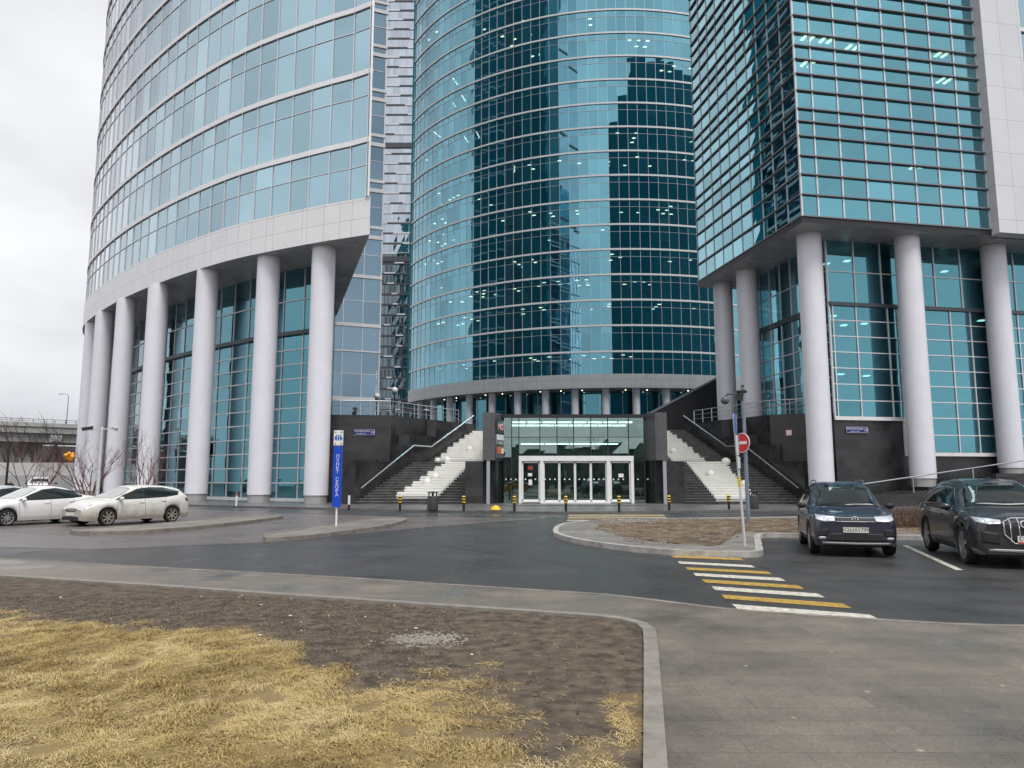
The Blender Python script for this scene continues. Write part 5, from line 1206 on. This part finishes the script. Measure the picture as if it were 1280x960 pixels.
# ------------------------------------------------------------------ dry grass, litter, stones
def field(x0, x1, y0, y1, st, fn):
    """sample a scalar field on a grid, return a bilinear lookup"""
    nx, ny = int((x1 - x0) / st) + 2, int((y1 - y0) / st) + 2
    A_ = np.array([[fn(x0 + i * st, y0 + j * st) for i in range(nx)] for j in range(ny)])
    def look(x, y):
        u, v = (x - x0) / st, (y - y0) / st; i, j = u.astype(int), v.astype(int); u -= i; v -= j
        return A_[j, i] * (1 - u) * (1 - v) + A_[j, i + 1] * u * (1 - v) + A_[j + 1, i] * (1 - u) * v + A_[j + 1, i + 1] * u * v
    return look
def blades(name, m, n, x0, x1, y0, y1, dens, z0, length, width, lift):
    rs = np.random.default_rng(11); xs = rs.uniform(x0, x1, n); ys = rs.uniform(y0, y1, n)
    nv = lambda x, y, z: noise.noise(Vector((x, y, z)))
    D = field(x0, x1, y0, y1, .05, dens); FL = field(x0, x1, y0, y1, .05, lambda x, y: nv(x * 2.1, y * 2.1, 9.) * 3.4 + nv(x * .6, y * .6, 4.) * 3 + nv(x * 6, y * 6, 3.) * 1.5)
    HT = field(x0, x1, y0, y1, .05, lambda x, y: nv(x * 3.6, y * 3.6, 7.) + .6 * nv(x * 8, y * 8, 17.)); HU = field(x0, x1, y0, y1, .1, lambda x, y: nv(x * .8, y * .8, 21.) + .7 * nv(x * 3., y * 3., 31.))
    k = rs.random(n) < D(xs, ys); xs, ys = xs[k], ys[k]; n = len(xs)
    a = .6 + FL(xs, ys) + rs.normal(0, 1.25, n); ln = length * rs.uniform(.5, 1.3, n); dn = D(xs, ys)
    hl_ = np.maximum(.003, lift * np.abs(rs.normal(.75, .5, n)) * np.clip(1 + 1.3 * HT(xs, ys), .15, 2.4)) * (.5 + .5 * dn); base = z0 + np.clip(HT(xs, ys) * .014, -.012, .02)
    c, s_ = np.cos(a), np.sin(a); cu = rs.normal(0, .3, n); w_ = width * rs.uniform(.6, 1.3, n); V_ = np.empty((n, 6, 3))
    for q, (u, hz, ww) in enumerate(((0, 0, 1), (.5, 1, .85), (1, .5, .15))):
        d = ln * u; px = xs + c * d - s_ * cu * d * u; py = ys + s_ * d + c * cu * d * u; ww_ = w_ * ww; z = base + hl_ * hz
        V_[:, 2 * q] = np.stack([px - s_ * ww_, py + c * ww_, z], 1); V_[:, 2 * q + 1] = np.stack([px + s_ * ww_, py - c * ww_, z + ww_ * .4], 1)
    o6 = np.arange(n)[:, None, None] * 6; F_ = (o6 + np.array([[0, 1, 3, 2], [2, 3, 5, 4]])[None]).reshape(-1)
    me = bpy.data.meshes.new(name); me.vertices.add(6 * n); me.vertices.foreach_set('co', V_.ravel()); me.loops.add(len(F_)); me.loops.foreach_set('vertex_index', F_)
    me.polygons.add(2 * n); me.polygons.foreach_set('loop_start', np.arange(2 * n) * 4); me.update(calc_edges=True)
    rn = np.clip(rs.random(n) * .55 + .25 + HU(xs, ys) * .45, 0, 1); at = me.attributes.new('rnd', 'FLOAT', 'FACE'); at.data.foreach_set('value', np.repeat(rn, 2))
    me.materials.append(m); o = bpy.data.objects.new(name, me); COL.objects.link(o); o['kind'] = 'stuff'; return o
M_STRAW = mat('dry straw', (.50, .36, .13), .7); _t = M_STRAW.node_tree; _b = _t.nodes['Principled BSDF']
_a = N(_t, 'ShaderNodeAttribute'); _a.attribute_name = 'rnd'; _r = N(_t, 'ShaderNodeValToRGB'); _e = _r.color_ramp.elements
_e[0].color = (.20, .135, .055, 1); _e[1].color = (.64, .53, .31, 1); _k = _e.new(.5); _k.color = (.50, .37, .14, 1)
_t.links.new(_a.outputs['Fac'], _r.inputs[0]); _t.links.new(_r.outputs[0], _b.inputs['Base Color'])
GX1 = lambda y: lerp_pts([(1, .1), (4.56, .72), (7.0, 1.14), (8.3, 1.36)], y)
def dens_in(x, y): return 0. if x > GX1(y) else min(1., thatch(x, y) + .004)
g_ = blades('dry_grass', M_STRAW, 680000, -8.7, 1.35, 3.0, 10.6, dens_in, .03, .068, .0021, .013); tag(g_, 'matted straw-coloured dry grass', 'grass')
def bits(name, n, spots, m, size, z, flat=.35, label=None, cat=None):
    mb = MB()
    for k in range(n):
        x, y = spots(); r = size * random.uniform(.4, 1.3); o = len(mb.v); pts = []
        for i in range(5): a = 2 * math.pi * i / 5 + random.uniform(-.4, .4); pts.append((x + r * math.cos(a) * random.uniform(.6, 1.2), y + r * math.sin(a) * random.uniform(.6, 1.2)))
        h = r * flat * random.uniform(.5, 1.2); mb.add([(*p, z) for p in pts] + [(x + (p[0] - x) * .6, y + (p[1] - y) * .6, z + h) for p in pts], [(i, (i + 1) % 5, 5 + (i + 1) % 5, 5 + i) for i in range(5)] + [(5, 6, 7, 8, 9)], 0, random.random())
    o = mb.build(name, m, kind='stuff', uv=False); return tag(o, label, cat)
def on_soil():
    while True:
        x, y = random.uniform(-9, 1.2), random.uniform(3.5, 11)
        if x < GX1(y) - .05 and y < lerp_pts([(q[0], q[1]) for q in sorted(EDGE)], x) - .12 and thatch(x, y) < .5: return x, y
bits('soil_clods', 9000, on_soil, mat('soil clod', (.085, .06, .043), .95, var=.4, vscale=30), .009, .030, .8, 'loose clods on the bare soil', 'soil')
bits('pebbles', 900, on_soil, mat('pebble', (.24, .22, .20), .8, var=.3, vscale=40), .008, .034, .8, 'small pale pebbles on the bare soil', 'pebbles')
bits('dead_leaves', 320, lambda: (random.uniform(-8, .6), random.uniform(4, 9.5)), mat('grey brown leaf', (.15, .11, .07), .9, var=.5, vscale=9), .013, .042, .5, 'small brown dead leaves scattered over grass and soil', 'leaves')
bits('litter', 26, on_soil, mat('paper scrap', (.66, .64, .60), .7), .020, .048, .3, 'scraps of pale litter on the soil', 'litter')
bits('rubble', 700, lambda: (-.9 + random.gauss(0, .2), 8.1 + random.gauss(0, .16)), mat('mortar crumb', (.27, .245, .205), .9, var=.25, vscale=30), .019, .030, .35, 'grey crumbled mortar patch on the bare soil', 'rubble')
bits('fallen_leaves', 14, lambda: (random.uniform(1.6, 5), random.uniform(4.6, 8.2)), mat('pale leaf', (.34, .31, .24), .8), .022, .0405, .08, 'a few pale leaves on the pavement', 'leaves')
def on_bed():
    while True:
        x, y = random.uniform(3, 20), random.uniform(18.4, 32)
        if y < 31 and y > 18.5 + max(0, (x - 5)) * 1.9 if x < 7 else 23 < y < 31: return x, y
bits('leaf_litter', 6500, on_bed, mat('brown dead leaf', (.16, .10, .058), .9, var=.5, vscale=6), .028, .13, .5, 'brown dead leaves on the planting island', 'leaves')

# ------------------------------------------------------------------ bare trees, hedge
def grow(mb, tw, p, d, ln, r, lvl, rs, spread=.5, up=.12):
    pts = [p]; q = p.copy(); dd = d.copy(); n = 4
    for k in range(n):
        dd = (dd + Vector((rs.gauss(0, .10), rs.gauss(0, .10), rs.gauss(0, .06) + up * .3))).normalized(); q = q + dd * (ln / n); pts.append(q.copy())
    (mb if lvl >= 2 else tw).tube(pts, [r * (1 - .5 * k / n) for k in range(n + 1)], 6 if lvl >= 2 else 4, cap=False)
    if lvl <= 0: return
    for k in range(rs.choice((2, 3, 3)) if lvl > 1 else rs.choice((3, 4))):
        i = rs.randint(2, n); a = Vector((rs.gauss(0, spread), rs.gauss(0, spread), rs.uniform(-.05, .35)))
        grow(mb, tw, pts[i], (dd + a).normalized(), ln * rs.uniform(.5, .78), r * .5, lvl - 1, rs, spread, up)
def bare_tree(name, label, loc, h, stems, r, seed, m, lvl=3, spread=.5, fan=.45, group=None):
    rs = random.Random(seed); t = thing(name, label, 'tree', loc, group); tr, tw = MB(), MB()
    for k in range(stems):
        a = 2 * math.pi * k / stems + rs.uniform(-.4, .4); f = fan if stems > 1 else .05
        grow(tr, tw, Vector((.08 * math.cos(a), .08 * math.sin(a), 0)), Vector((math.cos(a) * f, math.sin(a) * f, 1)).normalized(), h * rs.uniform(.42, .55), r, lvl, rs, spread)
    tr.build('trunk', m, t, smooth='all', uv=False); tw.build('crown', m, t, uv=False); return t
bare_tree('bare_tree', 'small bare multi-stem tree in front of the third left column', (-20.7, 42, .1), 3.9, 6, .045, 3, M_BARKR, 4, .42, .42)
bare_tree('bare_tree', 'small bare multi-stem tree in the low red planter by the outer columns', (-22.9, 40.5, .1), 3.7, 6, .05, 5, M_BARKR, 4, .5, .55)
bare_tree('bare_tree', 'small bare tree behind the parked sedans, at the far left', (-26.2, 41, .1), 3.6, 5, .045, 8, M_BARKR, 4, .5, .5)
MB().box((0, 0, .3), (2.2, 1.6, .6)).build('low_planter', mat('brick red planter', (.22, .06, .045), .7, var=.2, vscale=4)); o = bpy.data.objects['low_planter']; o.location = (-22.9, 40.5, .05); tag(o, 'low brick-red planter round a bare tree', 'planter')
o = thing('tree_ornament', 'orange and yellow ornament hanging in the bare tree by the outer columns', 'ornament', (-24.0, 40.3, 2.95))
mb = MB()
for k in range(7): a = k * .9; mb.sphere((.15 * math.cos(a), .12 * math.sin(a * 1.7), .16 * math.sin(a)), .13, 8, sc_=(1, .7, 1))
mb.build('petal_cluster', mat('orange foil', (.75, .33, .03), .5, var=.35, vscale=7), o, smooth='all', uv=False)
GT = 'bare trees on the slope below the overpass'
b_ = bare_tree('bare_tree', 'tall bare grey tree on the slope in front of the overpass pier', (-92, 128, 0), 15, 3, .2, 21, M_BARK, 3, .45, .25, GT)
for k, (x, y, s_) in enumerate([(-98, 131, .9), (-87, 134, .85), (-82, 130, .7), (-103, 136, 1.0), (-94, 140, 1.05), (-88, 146, 1.0), (-79, 138, .65)]):
    d = dup(b_, (x, y, 0), rz=k * 1.3, group=GT); d.scale = (s_, s_, s_)
hd = MB(); rs = random.Random(4)
for k in range(1700):
    u = rs.random(); x = 10.4 + u * 11; y = 25.2 + u * 1.0 + rs.gauss(0, .38); h = rs.uniform(.35, .86); dx, dy = rs.gauss(0, .16), rs.gauss(0, .16)
    hd.tube([(x, y, .1), (x + dx * .5, y + dy * .5, .1 + h * .55), (x + dx * 1.2, y + dy * 1.2, .1 + h)], [.008, .006, .003], 3, cap=False)
    if rs.random() < .55: q = Vector((x + dx * .6, y + dy * .6, .1 + h * .6)); hd.tube([q, q + Vector((rs.gauss(0, .13), rs.gauss(0, .13), .2))], [.005, .003], 3, cap=False)
hd = hd.build('hedge', mat('bare hedge twig', (.135, .078, .055), .9, var=.4, vscale=5), uv=False); tag(hd, 'bare brown clipped hedge in the planting bed behind the two dark cars', 'hedge')

# ------------------------------------------------------------------ overpass and what lies under it
OV = thing('overpass', 'concrete road overpass on a broad pier in the left distance', 'bridge', (-110, 176, 0), world=True)
od = Vector((13.1, 11, 0)).normalized(); on_ = Vector((od.y, -od.x, 0)); o0 = Vector((-111, 175.6, 0))
def ov(a, b, z): q = o0 + od * a + on_ * b; return (q.x, q.y, z)
def obox(a0, a1, b0, b1, z0, z1): return MB().prism([ov(a0, b0, 0)[:2], ov(a1, b0, 0)[:2], ov(a1, b1, 0)[:2], ov(a0, b1, 0)[:2]], z0, z1)
obox(-130, 90, -16, 0, 12.7, 15.0).build('deck', M_CONC, OV); obox(-130, 90, -15, -.9, 10.6, 12.7).build('girder', mat('girder concrete', (.40, .39, .385), .85, var=.15, vscale=.3), OV)
obox(-130, 90, .002, .25, 14.2, 15.15).build('parapet', mat('parapet concrete', (.50, .495, .485), .8, var=.1, vscale=.3), OV)
obox(-32, .3, -12, -3, 0, 10.6).build('pier', M_CONCD, OV); obox(-130, 90, -40, -32, 0, 11).build('abutment_wall', mat('dark retaining wall', (.12, .10, .105), .9, var=.3, vscale=.1), OV)  # back wall in a dark tone
rl = MB()
for k in range(60): rl.bar(ov(-75 + 2.2 * k, .1, 15.1), ov(-75 + 2.2 * k, .1, 16.0), .12, .12)
rl.bar(ov(-75, .1, 15.95), ov(60, .1, 15.95), .08, .12); rl.bar(ov(-75, .1, 15.5), ov(60, .1, 15.5), .06, .08); rl.build('guard_rail', M_GALV, OV)
q = ov(2.5, .35, 11.6); tag(MB().box(q, (2.4, .12, 1.5), math.atan2(od.y, od.x)).build('road_sign', M_WPOLE), 'pale signboard hung on the side of the overpass', 'sign')
t = thing('street_lamp', 'tall curved street lamp standing on the overpass', 'street lamp', ov(4.5, -.4, 15.0)); MB().tube([(0, 0, 0), (0, 0, 6.6), (-.2, 0, 7.2), (-.9, 0, 7.5), (-1.8, 0, 7.45)], [.12, .08, .07, .06, .06], 8).build('pole', M_GALV, t, smooth=True); MB().box((-2.0, 0, 7.42), (.8, .3, .14)).build('lamp_head', M_GALV, t)
wl_ = MB().prism([(-72, 95), (-52.5, 95), (-48, 97), (-48, 97.4), (-72, 95.4)], 0, 3.9).build('wall', mat('pale wall paint', (.55, .55, .54), .8, var=.1, vscale=.4)); tag(wl_, 'long pale wall with a grey lower band below the overpass', 'wall')
MB().prism([(-72, 94.9), (-52.5, 94.9), (-52.5, 95.0), (-72, 95.0)], 0, 2.3).build('lower_band', mat('grey band paint', (.40, .40, .41), .7, var=.1, vscale=.5), wl_)
t = thing('street_lamp', 'dark twin-arm street lamp behind the parked cars at the far left', 'street lamp', (-27.1, 40, 0)); MB().tube([(0, 0, 0), (0, 0, 3.7)], [.07, .05], 8).build('pole', M_DARK, t, smooth=True)
MB().tube([(-.55, 0, 3.5), (-.2, 0, 3.62), (0, 0, 3.6), (.2, 0, 3.62), (.5, 0, 3.5)], .03, 6).build('arm', M_DARK, t, smooth=True)
for s_ in (-.62, .58): MB().box((s_, 0, 3.48), (.34, .16, .07)).build('lamp_head', M_DARK, t)

# ------------------------------------------------------------------ people
def person(label, loc, rz, jacket, trouser):
    J = {'pel': (0, 0, .95, .145), 'waist': (0, .0, 1.10, .135), 'chest': (0, .01, 1.34, .155), 'neck': (0, .01, 1.50, .06), 'head': (0, -.01, 1.60, .085), 'crown': (0, -.005, 1.70, .078)}
    for s_, n in ((1, 'l'), (-1, 'r')):
        J.update({n + 'hip': (s_ * .09, 0, .90, .10), n + 'knee': (s_ * .10, -.02, .50, .068), n + 'ank': (s_ * .10, .02, .09, .045), n + 'toe': (s_ * .11, -.13, .04, .04),
                  n + 'sh': (s_ * .17, .01, 1.42, .075), n + 'el': (s_ * .24, .03, 1.15, .05), n + 'wr': (s_ * .23, -.05, .90, .036), n + 'ha': (s_ * .23, -.08, .80, .035)})
    E_ = [('pel', 'waist'), ('waist', 'chest'), ('chest', 'neck'), ('neck', 'head'), ('head', 'crown')] + [(n + a, n + b) for n in 'lr' for a, b in (('hip', 'knee'), ('knee', 'ank'), ('ank', 'toe'), ('sh', 'el'), ('el', 'wr'), ('wr', 'ha'))] + [('pel', n + 'hip') for n in 'lr'] + [('chest', n + 'sh') for n in 'lr']
    ks = list(J); me = bpy.data.meshes.new('p'); me.from_pydata([J[k][:3] for k in ks], [(ks.index(a), ks.index(b)) for a, b in E_], []); o = bpy.data.objects.new('p', me); COL.objects.link(o)
    sk = o.modifiers.new('s', 'SKIN'); o.modifiers.new('u', 'SUBSURF').levels = 2
    for i, k in enumerate(ks): me.skin_vertices[0].data[i].radius = (J[k][3], J[k][3] * (.78 if k in ('pel', 'waist', 'chest') else 1)); me.skin_vertices[0].data[i].use_root = k == 'pel'
    dg = bpy.context.evaluated_depsgraph_get(); m2 = bpy.data.meshes.new_from_object(o.evaluated_get(dg)); bpy.data.objects.remove(o)
    p = bpy.data.objects.new('person', m2); COL.objects.link(p); m2.materials.clear()
    for m in (jacket, trouser, mat('skin', (.48, .30, .22), .6), mat('dark hair', (.02, .015, .012), .7)): m2.materials.append(m)
    for f in m2.polygons:
        z, y, x = f.center.z, f.center.y, abs(f.center.x); f.use_smooth = True
        f.material_index = 1 if z < .93 and x < .2 else (2 if z < .9 else 0)
        if z > 1.50: f.material_index = 3 if (y > .01 or z > 1.70) else 2
    p.location = loc; p.rotation_euler = (0, 0, rz); return tag(p, label, 'person')
person('person in a dark jacket standing beside the white camera pole and the outer columns', (-24.6, 44.5, .12), R(150), mat('dark jacket', (.018, .02, .028), .8), mat('dark trousers', (.03, .033, .045), .8))
person('person in dark clothes beyond the parked cars at the far left', (-29.6, 44, .02), R(60), mat('black coat', (.014, .014, .016), .8), mat('dark trousers', (.03, .033, .045), .8))

# ------------------------------------------------------------------ behind the viewer (mirrored in the glass): street trees, car, added building
GV = 'bare trees along the street behind the viewer'
v0 = bare_tree('bare_tree', 'tall bare street tree behind the viewer, mirrored in the entrance glass', (-6, -12, 0), 9.5, 1, .17, 31, M_BARK, 4, .5, .3, GV)
for k, (x, y, s_) in enumerate([(3, -14, .9), (12, -12, 1.05), (20, -16, .95), (-16, -15, 1.), (29, -13, .9), (-27, -14, 1.05), (8, -22, 1.1)]):
    d = dup(v0, (x, y, 0), rz=k * 1.1, group=GV); d.scale = (s_, s_, s_)
bk = thing('reflection_building', 'added unseen grey stone block behind the viewer, darkening the glass reflections', 'building', (0, -75, 0), world=True)  # block added out of view to deepen reflections in the lobby glass
MB().box((5, -80, 4), (150, 14, 8)).build('wall', mat('grey stone front', (.17, .16, .15), .8, var=.2, vscale=.3), bk); MB().box((5, -80, 8.3), (151, 15, .6)).build('roof', M_DARK, bk)
wb_ = MB()
for k in range(36):
    for z_ in (1.0, 4.6): wb_.box((-66 + 4 * k, -72.95, z_ + .7), (1.7, .12, 2.0))
wb_.build('window', MATS['polished black stone'], bk, kind='stuff')
t4 = dict(hatch); t4['paint'] = paint('amber car paint', (.55, .22, .02)); t4['extra'] = None
car('parked_hatchback', 'amber hatchback parked behind the viewer, mirrored in the entrance doors', (1.5, -9.5, .05), Vector((1, .05)), t4)
# tar seams in the asphalt
for k, (a, b) in enumerate([((-17, 25.2), (-7.2, 19.9)), ((-7.2, 19.9), (-3.4, 18.6)), ((-22, 21), (-12, 17.6)), ((6, 13.6), (14, 11.4)), ((-2, 20), (1.6, 14.6))]):
    a, b = Vector(a), Vector(b); n = Vector((-(b - a).y, (b - a).x)).normalized(); L1, L2 = [], []; m_ = 26
    for i in range(m_ + 1):
        p = a.lerp(b, i / m_) + n * (noise.noise(Vector((i * .37, k * 3.1, 0))) * .10); w_ = .010 + .008 * abs(noise.noise(Vector((i * .6, k, 5)))); L1.append(tuple(p + n * w_)); L2.append(tuple(p - n * w_))
    setting('tar_seam', MB().sheet(L1 + L2[::-1], .009), mat('tar', (.016, .015, .015), .45))
